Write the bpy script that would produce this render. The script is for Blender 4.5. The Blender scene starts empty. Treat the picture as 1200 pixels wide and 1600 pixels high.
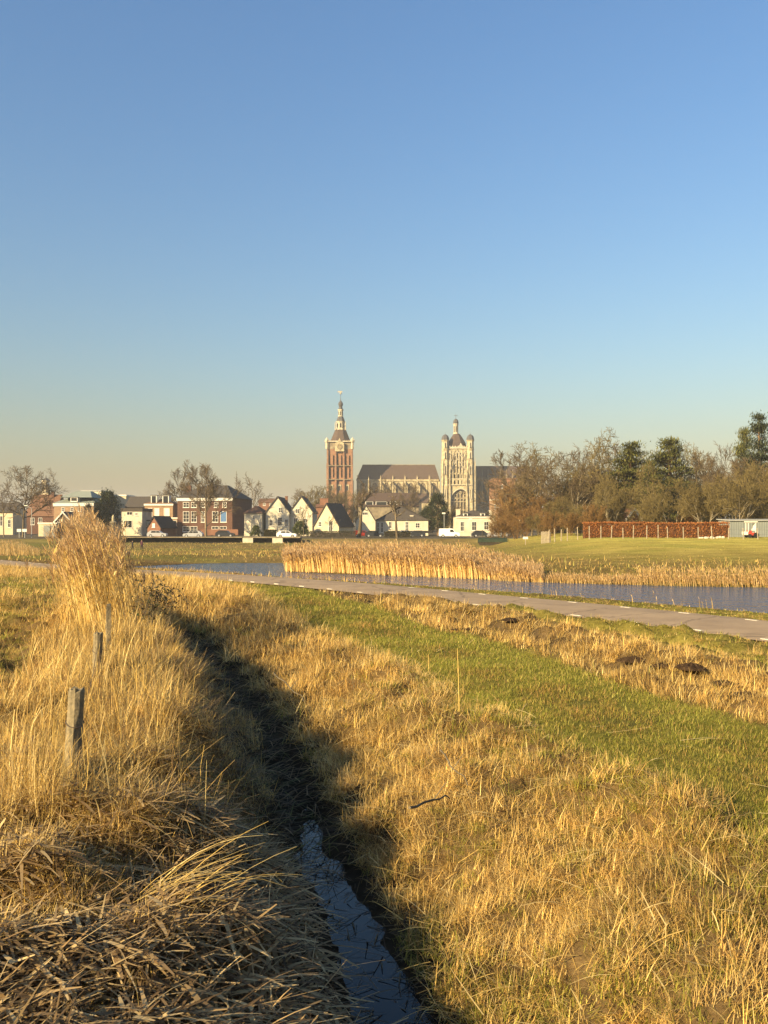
import bpy, math, random
import numpy as np
from mathutils import Vector

R = math.radians
rng = np.random.default_rng(7)
random.seed(7)
scene = bpy.context.scene
col = scene.collection

# ------------------------------------------------------------------ camera
F, UC, VH, HC = 1358.0, 600.0, 818.0, 2.2      # focal length / horizon in 1200x1600 pixels, eye height
cam_d = bpy.data.cameras.new('camera')
cam = bpy.data.objects.new('camera', cam_d); col.objects.link(cam)
cam.location = (0, 0, HC); cam.rotation_euler = (R(90), 0, 0)
cam_d.sensor_fit = 'VERTICAL'; cam_d.sensor_height = 32.0
cam_d.lens = 32.0 * F / 1600.0
cam_d.shift_y = (VH - 800.0) / 1600.0
cam_d.clip_start = 0.05; cam_d.clip_end = 12000
scene.camera = cam

# ------------------------------------------------------------------ sky and sun
SUN_EL, SUN_B = 21.5, 47.0                     # elevation; sun stands this far to the left of straight behind the camera
world = bpy.data.worlds.new('World'); scene.world = world; world.use_nodes = True
wn, wl = world.node_tree.nodes, world.node_tree.links
wn.clear()
wo = wn.new('ShaderNodeOutputWorld'); bg = wn.new('ShaderNodeBackground')
sky = wn.new('ShaderNodeTexSky'); sky.sky_type = 'NISHITA'; sky.sun_disc = False
sky.sun_elevation = R(SUN_EL); sky.sun_rotation = R(180 + SUN_B)
sky.altitude = 0; sky.air_density = 2.0; sky.dust_density = 1.5; sky.ozone_density = 6.0
bg.inputs['Strength'].default_value = 0.068
hs = wn.new('ShaderNodeHueSaturation'); hs.inputs['Saturation'].default_value = 1.08; wl.new(sky.outputs[0], hs.inputs['Color'])
tn = wn.new('ShaderNodeVectorMath'); tn.operation = 'MULTIPLY'; tn.inputs[1].default_value = (0.98, 0.96, 1.10); wl.new(hs.outputs[0], tn.inputs[0]); wl.new(tn.outputs[0], bg.inputs[0]); wl.new(bg.outputs[0], wo.inputs[0])
sd = bpy.data.lights.new('sun', 'SUN'); sd.energy = 5.0; sd.angle = R(0.55); sd.color = (1.0, 0.79, 0.45)
sun = bpy.data.objects.new('sun', sd); col.objects.link(sun)
to_sun = Vector((-math.sin(R(SUN_B)) * math.cos(R(SUN_EL)), -math.cos(R(SUN_B)) * math.cos(R(SUN_EL)), math.sin(R(SUN_EL))))
sun.rotation_euler = to_sun.to_track_quat('Z', 'Y').to_euler(); sun.location = to_sun * 50
vs = scene.view_settings
vs.view_transform = 'Standard'; vs.look = 'None'; vs.gamma = 1.0; vs.use_curve_mapping = False; vs.exposure = 1.3
scene.render.engine = 'CYCLES'
scene.cycles.use_denoising = True
scene.cycles.max_bounces = 4; scene.cycles.diffuse_bounces = 2; scene.cycles.glossy_bounces = 3; scene.cycles.transmission_bounces = 3
scene.cycles.caustics_reflective = False; scene.cycles.caustics_refractive = False

# ------------------------------------------------------------------ helpers
def X_(u, D): return (u - UC) / F * D
def Z_(v, D): return HC - (v - VH) / F * D
def sstep(a, b, x):
    q = np.clip((np.asarray(x, dtype=float) - a) / (b - a), 0, 1)
    return q * q * (3 - 2 * q)
def vnoise(x, y, seed=0):
    x = np.asarray(x, dtype=float); y = np.asarray(y, dtype=float)
    xi = np.floor(x).astype(np.int64); yi = np.floor(y).astype(np.int64)
    fx = x - xi; fy = y - yi
    def h(i, j):
        v = np.sin(i * 127.1 + j * 311.7 + seed * 74.7) * 43758.5453
        return v - np.floor(v)
    fx = fx * fx * (3 - 2 * fx); fy = fy * fy * (3 - 2 * fy)
    return (h(xi, yi) * (1 - fx) + h(xi + 1, yi) * fx) * (1 - fy) + (h(xi, yi + 1) * (1 - fx) + h(xi + 1, yi + 1) * fx) * fy
def fbm(x, y, seed=0, o=3):
    v = 0; a = 0.5; tot = 0
    for k in range(o):
        v = v + a * vnoise(np.asarray(x) * 2 ** k, np.asarray(y) * 2 ** k, seed + k * 13); tot += a; a *= 0.5
    return v / tot

def tag(o, label=None, cat=None, group=None, kind=None):
    if label: o['label'] = label
    if cat: o['category'] = cat
    if group: o['group'] = group
    if kind: o['kind'] = kind
    return o
def empty(name, loc=(0, 0, 0), rz=0):
    o = bpy.data.objects.new(name, None); col.objects.link(o)
    o.location = loc; o.rotation_euler = (0, 0, rz); o.empty_display_size = 0.5
    return o
def link_mesh(name, me, mat, parent=None):
    o = bpy.data.objects.new(name, me); col.objects.link(o)
    if mat is not None and not me.materials: me.materials.append(mat)
    if parent is not None: o.parent = parent
    return o
def copy_tree(o, parent=None):
    c = o.copy(); col.objects.link(c); c.parent = parent
    for ch in o.children: copy_tree(ch, c)
    return c
def tri_mesh(name, V, T, C=None, smooth=False):
    me = bpy.data.meshes.new(name)
    V = np.ascontiguousarray(V, dtype=np.float32); T = np.ascontiguousarray(T, dtype=np.int32)
    me.vertices.add(len(V)); me.vertices.foreach_set('co', V.ravel())
    me.loops.add(T.size); me.loops.foreach_set('vertex_index', T.ravel())
    me.polygons.add(len(T)); k = T.shape[1]
    me.polygons.foreach_set('loop_start', np.arange(len(T), dtype=np.int32) * k)
    me.polygons.foreach_set('loop_total', np.full(len(T), k, dtype=np.int32))
    if C is not None:
        a = me.color_attributes.new('col', 'FLOAT_COLOR', 'POINT')
        rgba = np.ones((len(V), 4), dtype=np.float32); rgba[:, :3] = C
        a.data.foreach_set('color', rgba.ravel())
    if smooth: me.polygons.foreach_set('use_smooth', np.ones(len(T), dtype=bool))
    me.update(calc_edges=True)
    return me

class MB:
    """collects simple solids into one mesh"""
    def __init__(s): s.v = []; s.f = []
    def add(s, vs, fs):
        b = len(s.v); s.v += [tuple(p) for p in vs]; s.f += [tuple(i + b for i in f) for f in fs]; return s
    def box(s, x0, x1, y0, y1, z0, z1):
        return s.add([(x0, y0, z0), (x1, y0, z0), (x1, y1, z0), (x0, y1, z0), (x0, y0, z1), (x1, y0, z1), (x1, y1, z1), (x0, y1, z1)],
                     [(0, 3, 2, 1), (4, 5, 6, 7), (0, 1, 5, 4), (1, 2, 6, 5), (2, 3, 7, 6), (3, 0, 4, 7)])
    def xz(s, pts, y0, y1):
        n = len(pts)
        return s.add([(x, y0, z) for x, z in pts] + [(x, y1, z) for x, z in pts],
                     [tuple(range(n)), tuple(range(2 * n - 1, n - 1, -1))] + [((i + 1) % n, i, n + i, n + (i + 1) % n) for i in range(n)])
    def yz(s, pts, x0, x1):
        n = len(pts)
        return s.add([(x0, y, z) for y, z in pts] + [(x1, y, z) for y, z in pts],
                     [tuple(range(n - 1, -1, -1)), tuple(range(n, 2 * n))] + [(i, (i + 1) % n, n + (i + 1) % n, n + i) for i in range(n)])
    def lathe(s, cx, cy, prof, n=8, rot=None, sy=1.0):
        rot = math.pi / n if rot is None else rot
        vs = []
        for r, z in prof:
            for i in range(n):
                a = rot + 2 * math.pi * i / n
                vs.append((cx + r * math.cos(a), cy + sy * r * math.sin(a), z))
        fs = [tuple(range(n - 1, -1, -1)), tuple((len(prof) - 1) * n + i for i in range(n))]
        for k in range(len(prof) - 1):
            for i in range(n):
                j = (i + 1) % n
                fs.append((k * n + i, k * n + j, (k + 1) * n + j, (k + 1) * n + i))
        return s.add(vs, fs)
    def tube(s, p0, p1, r0, r1=None, n=6):
        r1 = r0 if r1 is None else r1
        p0, p1 = Vector(p0), Vector(p1); d = (p1 - p0).normalized()
        a = d.cross(Vector((0, 0, 1)) if abs(d.z) < 0.9 else Vector((1, 0, 0))).normalized(); b = d.cross(a)
        vs = [p + (a * math.cos(2 * math.pi * i / n) + b * math.sin(2 * math.pi * i / n)) * r for p, r in ((p0, r0), (p1, r1)) for i in range(n)]
        return s.add(vs, [tuple(range(n - 1, -1, -1)), tuple(range(n, 2 * n))] + [(i, (i + 1) % n, n + (i + 1) % n, n + i) for i in range(n)])
    def hip(s, x0, x1, y0, y1, z0, z1, ix, iy):
        return s.add([(x0, y0, z0), (x1, y0, z0), (x1, y1, z0), (x0, y1, z0), (x0 + ix, y0 + iy, z1), (x1 - ix, y0 + iy, z1), (x1 - ix, y1 - iy, z1), (x0 + ix, y1 - iy, z1)],
                     [(0, 3, 2, 1), (4, 5, 6, 7), (0, 1, 5, 4), (1, 2, 6, 5), (2, 3, 7, 6), (3, 0, 4, 7)])
    def archwall(s, x0, x1, z0, z1, a0, a1, zs, zt, y0, y1, n=7):
        """wall slab with a pointed-arch opening from z0 up: jambs a0/a1, springing zs, apex zt"""
        if a0 - x0 > 1e-3: s.box(x0, a0, y0, y1, z0, z1)
        if x1 - a1 > 1e-3: s.box(a1, x1, y0, y1, z0, z1)
        P = arch_pts(a0, a1, zs, zt, n)
        for (xa, za), (xb, zb) in zip(P[:-1], P[1:]):
            if xb - xa > 1e-4: s.xz([(xa, za), (xb, zb), (xb, z1), (xa, z1)], y0, y1)
        return s
    def build(s, name, mat, parent=None, off=(0, 0, 0), smooth=False):
        me = bpy.data.meshes.new(name)
        me.from_pydata([(x - off[0], y - off[1], z - off[2]) for x, y, z in s.v], [], s.f)
        if smooth: me.polygons.foreach_set('use_smooth', [True] * len(me.polygons))
        me.update()
        return link_mesh(name, me, mat, parent)
def arch_pts(a0, a1, zs, zt, n=7):
    c = 0.5 * (a0 + a1); w = c - a0; P = [(a0, zs)]
    for i in range(1, n + 1):
        q = i / n; P.append((a0 + w * (1 - math.cos(q * math.pi / 2 * 0.92)) / (1 - math.cos(math.pi / 2 * 0.92)), zs + (zt - zs) * math.sin(q * math.pi / 2 * 0.92) / math.sin(math.pi / 2 * 0.92)))
    return P + [(2 * c - x, z) for x, z in reversed(P[:-1])]

# ------------------------------------------------------------------ materials
M = {}
def nodes_of(m):
    m.use_nodes = True
    nt = m.node_tree; return nt, nt.nodes, nt.links, nt.nodes['Principled BSDF']
def mat(name, c, rough=0.85, var=0.25, scale=2.0, spec=0.3, bump=0.0, c2=None, metallic=0.0, detail=6.0):
    m = bpy.data.materials.new(name); nt, N, L, P = nodes_of(m)
    tc = N.new('ShaderNodeTexCoord'); no = N.new('ShaderNodeTexNoise')
    no.inputs['Scale'].default_value = scale; no.inputs['Detail'].default_value = detail; no.inputs['Roughness'].default_value = 0.65
    L.new(tc.outputs['Object'], no.inputs['Vector'])
    rp = N.new('ShaderNodeValToRGB')
    lo = tuple(x * (1 - var) for x in c) if c2 is None else c2
    hi = tuple(min(1, x * (1 + var)) for x in c)
    rp.color_ramp.elements[0].position = 0.3; rp.color_ramp.elements[1].position = 0.7
    rp.color_ramp.elements[0].color = (*lo, 1); rp.color_ramp.elements[1].color = (*hi, 1)
    L.new(no.outputs['Fac'], rp.inputs['Fac']); L.new(rp.outputs[0], P.inputs['Base Color'])
    P.inputs['Roughness'].default_value = rough; P.inputs['Specular IOR Level'].default_value = spec; P.inputs['Metallic'].default_value = metallic
    if bump:
        b = N.new('ShaderNodeBump'); b.inputs['Strength'].default_value = bump; b.inputs['Distance'].default_value = 0.05
        L.new(no.outputs['Fac'], b.inputs['Height']); L.new(b.outputs[0], P.inputs['Normal'])
    M[name] = m; return m
def mat_brick(name, c1, c2, mortar, bs=1.0, weather=0.3):
    m = bpy.data.materials.new(name); nt, N, L, P = nodes_of(m)
    tc = N.new('ShaderNodeTexCoord'); mp = N.new('ShaderNodeMapping'); mp.inputs['Rotation'].default_value = (R(90), 0, 0)
    br = N.new('ShaderNodeTexBrick'); br.inputs['Scale'].default_value = bs
    br.inputs['Brick Width'].default_value = 0.22; br.inputs['Row Height'].default_value = 0.075; br.inputs['Mortar Size'].default_value = 0.008
    br.inputs['Color1'].default_value = (*c1, 1); br.inputs['Color2'].default_value = (*c2, 1); br.inputs['Mortar'].default_value = (*mortar, 1)
    no = N.new('ShaderNodeTexNoise'); no.inputs['Scale'].default_value = 0.6; no.inputs['Detail'].default_value = 5
    mx = N.new('ShaderNodeMix'); mx.data_type = 'RGBA'; mx.blend_type = 'MULTIPLY'; mx.inputs[0].default_value = weather * 2
    L.new(tc.outputs['Object'], mp.inputs[0]); L.new(mp.outputs[0], br.inputs[0]); L.new(tc.outputs['Object'], no.inputs[0])
    L.new(br.outputs[0], mx.inputs[6]); L.new(no.outputs['Fac'], mx.inputs[7]); L.new(mx.outputs[2], P.inputs['Base Color'])
    P.inputs['Roughness'].default_value = 0.9; P.inputs['Specular IOR Level'].default_value = 0.2
    M[name] = m; return m
def mat_leaf(name, trans=0.3, rough=0.6, gain=1.0, spec=0.15):
    """blades, leaves and twigs coloured one by one through the attribute 'col'"""
    m = bpy.data.materials.new(name); nt, N, L, P = nodes_of(m)
    at = N.new('ShaderNodeAttribute'); at.attribute_name = 'col'
    L.new(at.outputs['Color'], P.inputs['Base Color'])
    P.inputs['Roughness'].default_value = rough; P.inputs['Specular IOR Level'].default_value = spec
    if trans > 0:
        tr = N.new('ShaderNodeBsdfTranslucent'); L.new(at.outputs['Color'], tr.inputs['Color'])
        mx = N.new('ShaderNodeMixShader'); mx.inputs[0].default_value = trans
        L.new(P.outputs[0], mx.inputs[1]); L.new(tr.outputs[0], mx.inputs[2]); L.new(mx.outputs[0], N['Material Output'].inputs['Surface'])
    M[name] = m; return m
mat_leaf('blade', 0.3); mat_leaf('twig', 0.0, 0.9, spec=0.05); mat_leaf('leaf', 0.2)

def mat_ground():
    m = bpy.data.materials.new('ground'); nt, N, L, P = nodes_of(m)
    at = N.new('ShaderNodeAttribute'); at.attribute_name = 'col'
    tc = N.new('ShaderNodeTexCoord')
    n1 = N.new('ShaderNodeTexNoise'); n1.inputs['Scale'].default_value = 9; n1.inputs['Detail'].default_value = 8; n1.inputs['Roughness'].default_value = 0.75
    n2 = N.new('ShaderNodeTexNoise'); n2.inputs['Scale'].default_value = 0.35; n2.inputs['Detail'].default_value = 8; n2.inputs['Roughness'].default_value = 0.7
    mp = N.new('ShaderNodeMapping'); mp.inputs['Scale'].default_value = (0.6, 1.6, 1)
    L.new(tc.outputs['Object'], n1.inputs[0]); L.new(tc.outputs['Object'], mp.inputs[0]); L.new(mp.outputs[0], n2.inputs[0])
    r1 = N.new('ShaderNodeMapRange'); r1.inputs[1].default_value = 0.25; r1.inputs[2].default_value = 0.75; r1.inputs[3].default_value = 0.45; r1.inputs[4].default_value = 1.45
    r2 = N.new('ShaderNodeMapRange'); r2.inputs[1].default_value = 0.3; r2.inputs[2].default_value = 0.7; r2.inputs[3].default_value = 0.6; r2.inputs[4].default_value = 1.3
    L.new(n1.outputs['Fac'], r1.inputs[0]); L.new(n2.outputs['Fac'], r2.inputs[0])
    mu = N.new('ShaderNodeMath'); mu.operation = 'MULTIPLY'; L.new(r1.outputs[0], mu.inputs[0]); L.new(r2.outputs[0], mu.inputs[1])
    sc = N.new('ShaderNodeVectorMath'); sc.operation = 'SCALE'; L.new(at.outputs['Color'], sc.inputs[0]); L.new(mu.outputs[0], sc.inputs['Scale'])
    L.new(sc.outputs[0], P.inputs['Base Color'])
    b = N.new('ShaderNodeBump'); b.inputs['Strength'].default_value = 0.7; b.inputs['Distance'].default_value = 0.06
    L.new(n1.outputs['Fac'], b.inputs['Height']); L.new(b.outputs[0], P.inputs['Normal'])
    P.inputs['Roughness'].default_value = 1.0; P.inputs['Specular IOR Level'].default_value = 0.0
    M['ground'] = m
mat_ground()
def mat_water(name, tint, rough, wave, dist, stretch=(1, 1, 1)):
    m = bpy.data.materials.new(name); nt, N, L, P = nodes_of(m)
    tc = N.new('ShaderNodeTexCoord'); mp = N.new('ShaderNodeMapping'); mp.inputs['Scale'].default_value = stretch
    n1 = N.new('ShaderNodeTexNoise'); n1.inputs['Scale'].default_value = wave; n1.inputs['Detail'].default_value = 4; n1.inputs['Roughness'].default_value = 0.6
    L.new(tc.outputs['Object'], mp.inputs[0]); L.new(mp.outputs[0], n1.inputs[0])
    b = N.new('ShaderNodeBump'); b.inputs['Strength'].default_value = 1.0; b.inputs['Distance'].default_value = dist
    L.new(n1.outputs['Fac'], b.inputs['Height']); L.new(b.outputs[0], P.inputs['Normal'])
    P.inputs['Base Color'].default_value = (*tint, 1); P.inputs['Roughness'].default_value = rough; P.inputs['IOR'].default_value = 1.33
    P.inputs['Specular IOR Level'].default_value = 0.5
    M[name] = m
mat_water('pond_water', (0.045, 0.080, 0.145), 0.10, 2.8, 0.34, (1, 0.6, 1))
mat_water('ditch_water', (0.010, 0.010, 0.009), 0.02, 5.0, 0.0008)

mat('asphalt', (0.33, 0.235, 0.14), 0.95, 0.10, 0.9, bump=0.25, c2=(0.235, 0.165, 0.10), detail=12)
nt_, N_, L_a, P_ = nodes_of(M['asphalt'])
vo = N_.new('ShaderNodeTexVoronoi'); vo.feature = 'DISTANCE_TO_EDGE'; vo.inputs['Scale'].default_value = 0.55; tcn = N_.new('ShaderNodeTexCoord'); nz_ = N_.new('ShaderNodeTexNoise'); nz_.inputs['Scale'].default_value = 3
ad = N_.new('ShaderNodeMix'); ad.data_type = 'VECTOR'; ad.inputs[0].default_value = 0.25; L_a.new(tcn.outputs['Object'], nz_.inputs[0]); L_a.new(tcn.outputs['Object'], ad.inputs[4]); L_a.new(nz_.outputs['Color'], ad.inputs[5]); L_a.new(ad.outputs[1], vo.inputs['Vector'])
cr = N_.new('ShaderNodeMapRange'); cr.inputs[1].default_value = 0.0; cr.inputs[2].default_value = 0.02; cr.inputs[3].default_value = 0.55; cr.inputs[4].default_value = 1.0; L_a.new(vo.outputs['Distance'], cr.inputs[0])
src = P_.inputs['Base Color'].links[0].from_socket; mxa = N_.new('ShaderNodeVectorMath'); mxa.operation = 'SCALE'; L_a.new(src, mxa.inputs[0]); L_a.new(cr.outputs[0], mxa.inputs['Scale']); L_a.new(mxa.outputs[0], P_.inputs['Base Color'])
mat('paint', (0.58, 0.52, 0.40), 0.7, 0.3, 16)
mat('soil', (0.045, 0.028, 0.016), 1.0, 0.5, 25, spec=0.05, bump=0.6)
mat('post_wood', (0.19, 0.15, 0.085), 0.95, 0.45, 14, bump=0.5, c2=(0.10, 0.085, 0.055))
mat('wire', (0.12, 0.09, 0.07), 0.6, 0.2, 20, metallic=0.6)
mat('bark', (0.13, 0.105, 0.07), 0.95, 0.4, 6, spec=0.05)
mat('bark_pale', (0.30, 0.25, 0.18), 0.95, 0.35, 5, spec=0.05)
mat('white_wall', (0.60, 0.54, 0.40), 0.9, 0.08, 0.5, c2=(0.42, 0.37, 0.27))
mat('cream_wall', (0.50, 0.42, 0.28), 0.9, 0.14, 0.5)
mat('grey_wall', (0.50, 0.50, 0.46), 0.9, 0.1, 0.8)
mat('white_paint', (0.66, 0.62, 0.53), 0.6, 0.05, 3)
mat('roof_dark', (0.070, 0.058, 0.046), 0.85, 0.35, 4, spec=0.2)
mat('roof_black', (0.018, 0.018, 0.020), 0.7, 0.3, 4, spec=0.2)
mat('roof_brown', (0.16, 0.085, 0.05), 0.9, 0.3, 4, spec=0.15)
mat('roof_slate', (0.078, 0.052, 0.038), 0.85, 0.18, 1.2, spec=0.2)
mat('roof_lead', (0.075, 0.07, 0.068), 0.7, 0.3, 1.5)
mat('roof_green', (0.23, 0.25, 0.20), 0.8, 0.12, 1.0)
mat('stone', (0.46, 0.385, 0.235), 0.95, 0.2, 0.45, c2=(0.17, 0.135, 0.08), spec=0.15)
mat('stone_dark', (0.24, 0.195, 0.125), 0.95, 0.3, 0.6, c2=(0.10, 0.08, 0.055), spec=0.15)
mat('stone_white', (0.50, 0.44, 0.31), 0.9, 0.15, 0.8, c2=(0.26, 0.22, 0.15))
mat('stained_glass', (0.13, 0.10, 0.06), 0.5, 0.5, 1.2)
mat('void', (0.03, 0.026, 0.02), 0.9, 0.3, 3)  # near-black: the unlit inside of openings is put into the colour
mat('gold', (0.75, 0.52, 0.16), 0.35, 0.1, 3, metallic=0.8)
mat('glass', (0.02, 0.022, 0.026), 0.12, 0.3, 3, spec=0.6)
mat('glass_blue', (0.08, 0.16, 0.30), 0.2, 0.2, 3, spec=0.6)
mat('blind', (0.70, 0.64, 0.52), 0.8, 0.1, 2)
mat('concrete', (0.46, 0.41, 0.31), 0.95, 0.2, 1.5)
mat('concrete_shade_dark', (0.016, 0.013, 0.010), 0.95, 0.4, 1.0)  # darkened so the shade below the quay edge is in the colour
mat('steel_grey', (0.30, 0.30, 0.28), 0.6, 0.15, 2)
mat('shed_grey', (0.20, 0.215, 0.20), 0.7, 0.12, 1.5)
mat('hedge_core', (0.10, 0.045, 0.018), 1.0, 0.4, 3)
mat('tyre', (0.012, 0.012, 0.012), 0.8, 0.2, 5)
mat('car_white', (0.80, 0.78, 0.74), 0.25, 0.03, 2, spec=0.5)
mat('car_dark', (0.025, 0.027, 0.032), 0.25, 0.1, 2, spec=0.5)
mat('car_red', (0.30, 0.03, 0.02), 0.25, 0.1, 2, spec=0.5)
mat('car_silver', (0.45, 0.45, 0.45), 0.3, 0.05, 2, spec=0.5, metallic=0.4)
mat('red_paint', (0.40, 0.05, 0.03), 0.5, 0.15, 4)
mat('tarp_green', (0.022, 0.034, 0.018), 0.8, 0.3, 2)
mat('cloth_dark', (0.020, 0.017, 0.022), 0.95, 0.3, 6)
mat('cloth_plum', (0.06, 0.02, 0.03), 0.95, 0.3, 6)
mat('skin', (0.48, 0.28, 0.18), 0.6, 0.1, 6)
mat('hair', (0.04, 0.025, 0.015), 0.8, 0.2, 9)
mat_brick('brick_orange', (0.40, 0.19, 0.095), (0.32, 0.145, 0.07), (0.32, 0.24, 0.16), weather=0.35)
mat_brick('brick_dark', (0.17, 0.075, 0.045), (0.13, 0.055, 0.035), (0.16, 0.12, 0.09), weather=0.3)
mat_brick('brick_red', (0.30, 0.12, 0.06), (0.24, 0.09, 0.05), (0.28, 0.22, 0.16), weather=0.3)
mat_brick('brick_tan', (0.45, 0.28, 0.15), (0.38, 0.22, 0.12), (0.40, 0.32, 0.22), weather=0.3)

# ------------------------------------------------------------------ terrain
DA = R(18.5); CA, SA = math.cos(DA), math.sin(DA)
DT, DS = [-5, 3, 5.3, 9, 12, 16, 24, 30], [1.55, 1.62, 1.75, 2.08, 2.34, 2.42, 2.35, 2.3]
def dshift(t): return np.interp(t, DT, DS) - 1.75      # the ditch wanders to the right of its straight line
def st(x, y): return x * CA + y * SA, -x * SA + y * CA
def xy(s, t): return s * CA - t * SA, s * SA + t * CA
W_DITCH, W_POND = -0.86, -0.90
road_pts = [(22, -30), (16.5, -8), (14.3, 2), (11.6, 10), (7.86, 17.8), (4.93, 22.3), (1.88, 26.2), (-2.2, 31.6), (-5.6, 36.0), (-11, 43.2), (-23, 57), (-42, 76), (-75, 104)]
def catmull(P, n=14):
    P = [np.array(p, float) for p in P]; out = []
    for i in range(len(P) - 1):
        p0 = P[max(i - 1, 0)]; p1 = P[i]; p2 = P[i + 1]; p3 = P[min(i + 2, len(P) - 1)]
        for k in range(n):
            q = k / n
            out.append(0.5 * ((2 * p1) + (-p0 + p2) * q + (2 * p0 - 5 * p1 + 4 * p2 - p3) * q * q + (-p0 + 3 * p1 - 3 * p2 + p3) * q ** 3))
    out.append(P[-1]); return np.array(out)
ROAD = catmull(road_pts); ROAD_W = 3.0
pond_poly = np.array([(16, 26.5), (13.1, 29.6), (10.9, 32.9), (8.1, 36.6), (3.07, 41.9), (-1.5, 46.2), (-5.5, 49.5), (-8.9, 53.6), (-15, 58.6), (-18, 62), (-16.5, 64.5), (-14.0, 67.3), (-11.2, 68.2), (-8, 67.9), (-6.9, 62),
                      (-6.4, 56), (-3, 53.4), (0, 52), (5.3, 48.6), (9.9, 45.0), (14.2, 43.1), (18.6, 42.1), (30, 40.5), (46, 40), (46, 22), (28, 23.5), (20, 24.5)])
def seg_dist(x, y, P, closed=False):
    P = np.asarray(P); Q = np.roll(P, -1, axis=0) if closed else P[1:]; A = P if closed else P[:-1]
    best = np.full(np.shape(x), 1e9)
    for a, b in zip(A, Q):
        d = b - a; L2 = max(d @ d, 1e-9)
        q = np.clip(((x - a[0]) * d[0] + (y - a[1]) * d[1]) / L2, 0, 1)
        best = np.minimum(best, np.hypot(x - a[0] - q * d[0], y - a[1] - q * d[1]))
    return best
def inside(x, y, P):
    r = np.zeros(np.shape(x), bool); n = len(P)
    for i in range(n):
        (xa, ya), (xb, yb) = P[i], P[(i + 1) % n]
        c = ((ya > y) != (yb > y)) & (x < (xb - xa) * (y - ya) / (yb - ya + 1e-12) + xa)
        r ^= c
    return r
def pond_sd(x, y):
    d = seg_dist(x, y, pond_poly, True); return np.where(inside(x, y, pond_poly), -d, d)
def road_d(x, y): return seg_dist(x, y, ROAD[::3])
def mound_f(x, y):
    return sstep(3, 19, x - (y - 60) * 0.08) * sstep(48, 78, y + 0.16 * np.clip(x - 5, 0, 40))
def base_z(x, y):
    z = -0.55 * sstep(28, 58, y) - 0.35 * sstep(70, 95, y) - 1.0 * sstep(92, 126, y) + 0.45 * sstep(138, 160, y) + 0.65 * sstep(164, 167, y)
    return z
def hz(x, y, fine=True):
    x = np.asarray(x, float); y = np.asarray(y, float)
    s, t = st(x, y)
    z = base_z(x, y)
    m = mound_f(x, y) * (1 - sstep(120, 165, y))
    z = z * (1 - m) + 0.72 * m
    near = 1 - sstep(30, 55, y)
    # ditch
    w = (1 - sstep(22, 27, t)) * near
    sh = dshift(t)
    sw = s - sh + 0.06 * np.sin(t * 1.9) + 0.04 * np.sin(t * 3.3 + 1)
    left = np.interp(sw, [-3, -1.2, -0.2, 0.35, 0.62, 1.0, 1.36, 1.48, 1.75], [0, 0.02, 0.10, 0.10, -0.02, -0.50, -0.82, -0.93, -1.05])
    low = np.interp(sw, [-3, -1.2, -0.2, 0.35, 0.8, 1.15, 1.40, 1.48, 1.75], [0, 0.0, -0.04, -0.18, -0.42, -0.66, -0.84, -0.93, -1.05])
    kk = sstep(5.4, 9.0, t); left = left * kk + low * (1 - kk)
    right = np.interp(sw, [1.75, 2.05, 2.2, 2.6, 3.2, 3.9, 4.5, 5.2], [-1.05, -0.95, -0.84, -0.62, -0.36, -0.13, -0.02, 0.0])
    bed = np.where(sw < 1.75, left, right)
    hw = np.interp(t, [3, 5.5, 7.5, 9.0, 10.2, 12], [0.30, 0.27, 0.17, 0.07, -0.05, -0.25]) + 0.03 * np.sin(t * 6.1) + 0.07 * (vnoise(x * 6, y * 6, 71) - 0.5)
    bed = np.maximum(bed, np.where(np.abs(sw - 1.75) < 0.5, W_DITCH + (np.abs(sw - 1.75) - hw) * 0.35, -9))   # the channel closes up further on
    z = z + w * bed
    # shallow furrow beside the mown strip
    fu = np.interp(s + 0.12 * np.sin(t * 0.7), [7.2, 7.55, 7.75, 8.0, 8.5, 9.5], [0, -0.16, -0.16, 0.04, 0.10, 0.0])
    z = z + fu * (1 - sstep(24, 32, y)) * near
    # roughness
    rough = 0.10 * (fbm(x * 1.3, y * 1.3, 3) - 0.5) + 0.05 * (fbm(x * 5, y * 5, 9, 2) - 0.5)
    strip = sstep(4.3, 4.8, s) * (1 - sstep(6.8, 7.3, s))
    tus = np.clip(fbm(x * 2.3, y * 2.3, 41, 2) - 0.33, 0, 1) * 0.48 * np.clip((1 - strip) * (1 - sstep(20, 34, y)), 0, 1) * (1 - np.exp(-((s - dshift(t) - 1.75) / 0.45) ** 2))
    rough = rough + tus
    rd = road_d(x, y)
    flat = sstep(1.5, 2.4, rd)
    big = 0.35 * (fbm(x * 0.12, y * 0.12, 21) - 0.5) * sstep(40, 80, y)
    z = z + (rough * (1 - 0.7 * strip) + big) * flat * (1 - 0.8 * sstep(170, 180, y))
    z = np.where(rd < 1.9, z - 0.03 * (1 - sstep(1.5, 1.9, rd)), z)
    # pond
    pd = pond_sd(x, y)
    yr = np.interp(-x, -ROAD[:, 0], ROAD[:, 1]); ym = np.interp(x, [-18, -8, 0, 8, 14, 20, 46], [62, 60, 49.3, 41, 36, 33, 31])
    side = (y > yr) & (y < ym) & (pd > 0)
    r1 = np.clip(rd - 1.5, 0, None); ww = (r1 / (r1 + np.clip(pd, 0, None) + 1e-6)) ** 0.5
    zs = (base_z(x, y) - 0.02) * (1 - ww) + (W_POND + 0.03) * ww + rough * 0.6 * flat
    fade = (1 - sstep(14, 24, pd)) * side
    z = z * (1 - fade) + np.minimum(z, zs) * fade
    bank = np.clip(pd / 1.3, -1, 1)
    zb = np.where(pd < 0, W_POND - 0.05 + 0.6 * np.clip(pd / 1.3, -1, 0), np.minimum(z, W_POND + 0.03 + np.where((y > ym) & (x < 13), 0.08, 0.55) * pd))
    z = np.where(pd < 6, zb, z)
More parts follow.
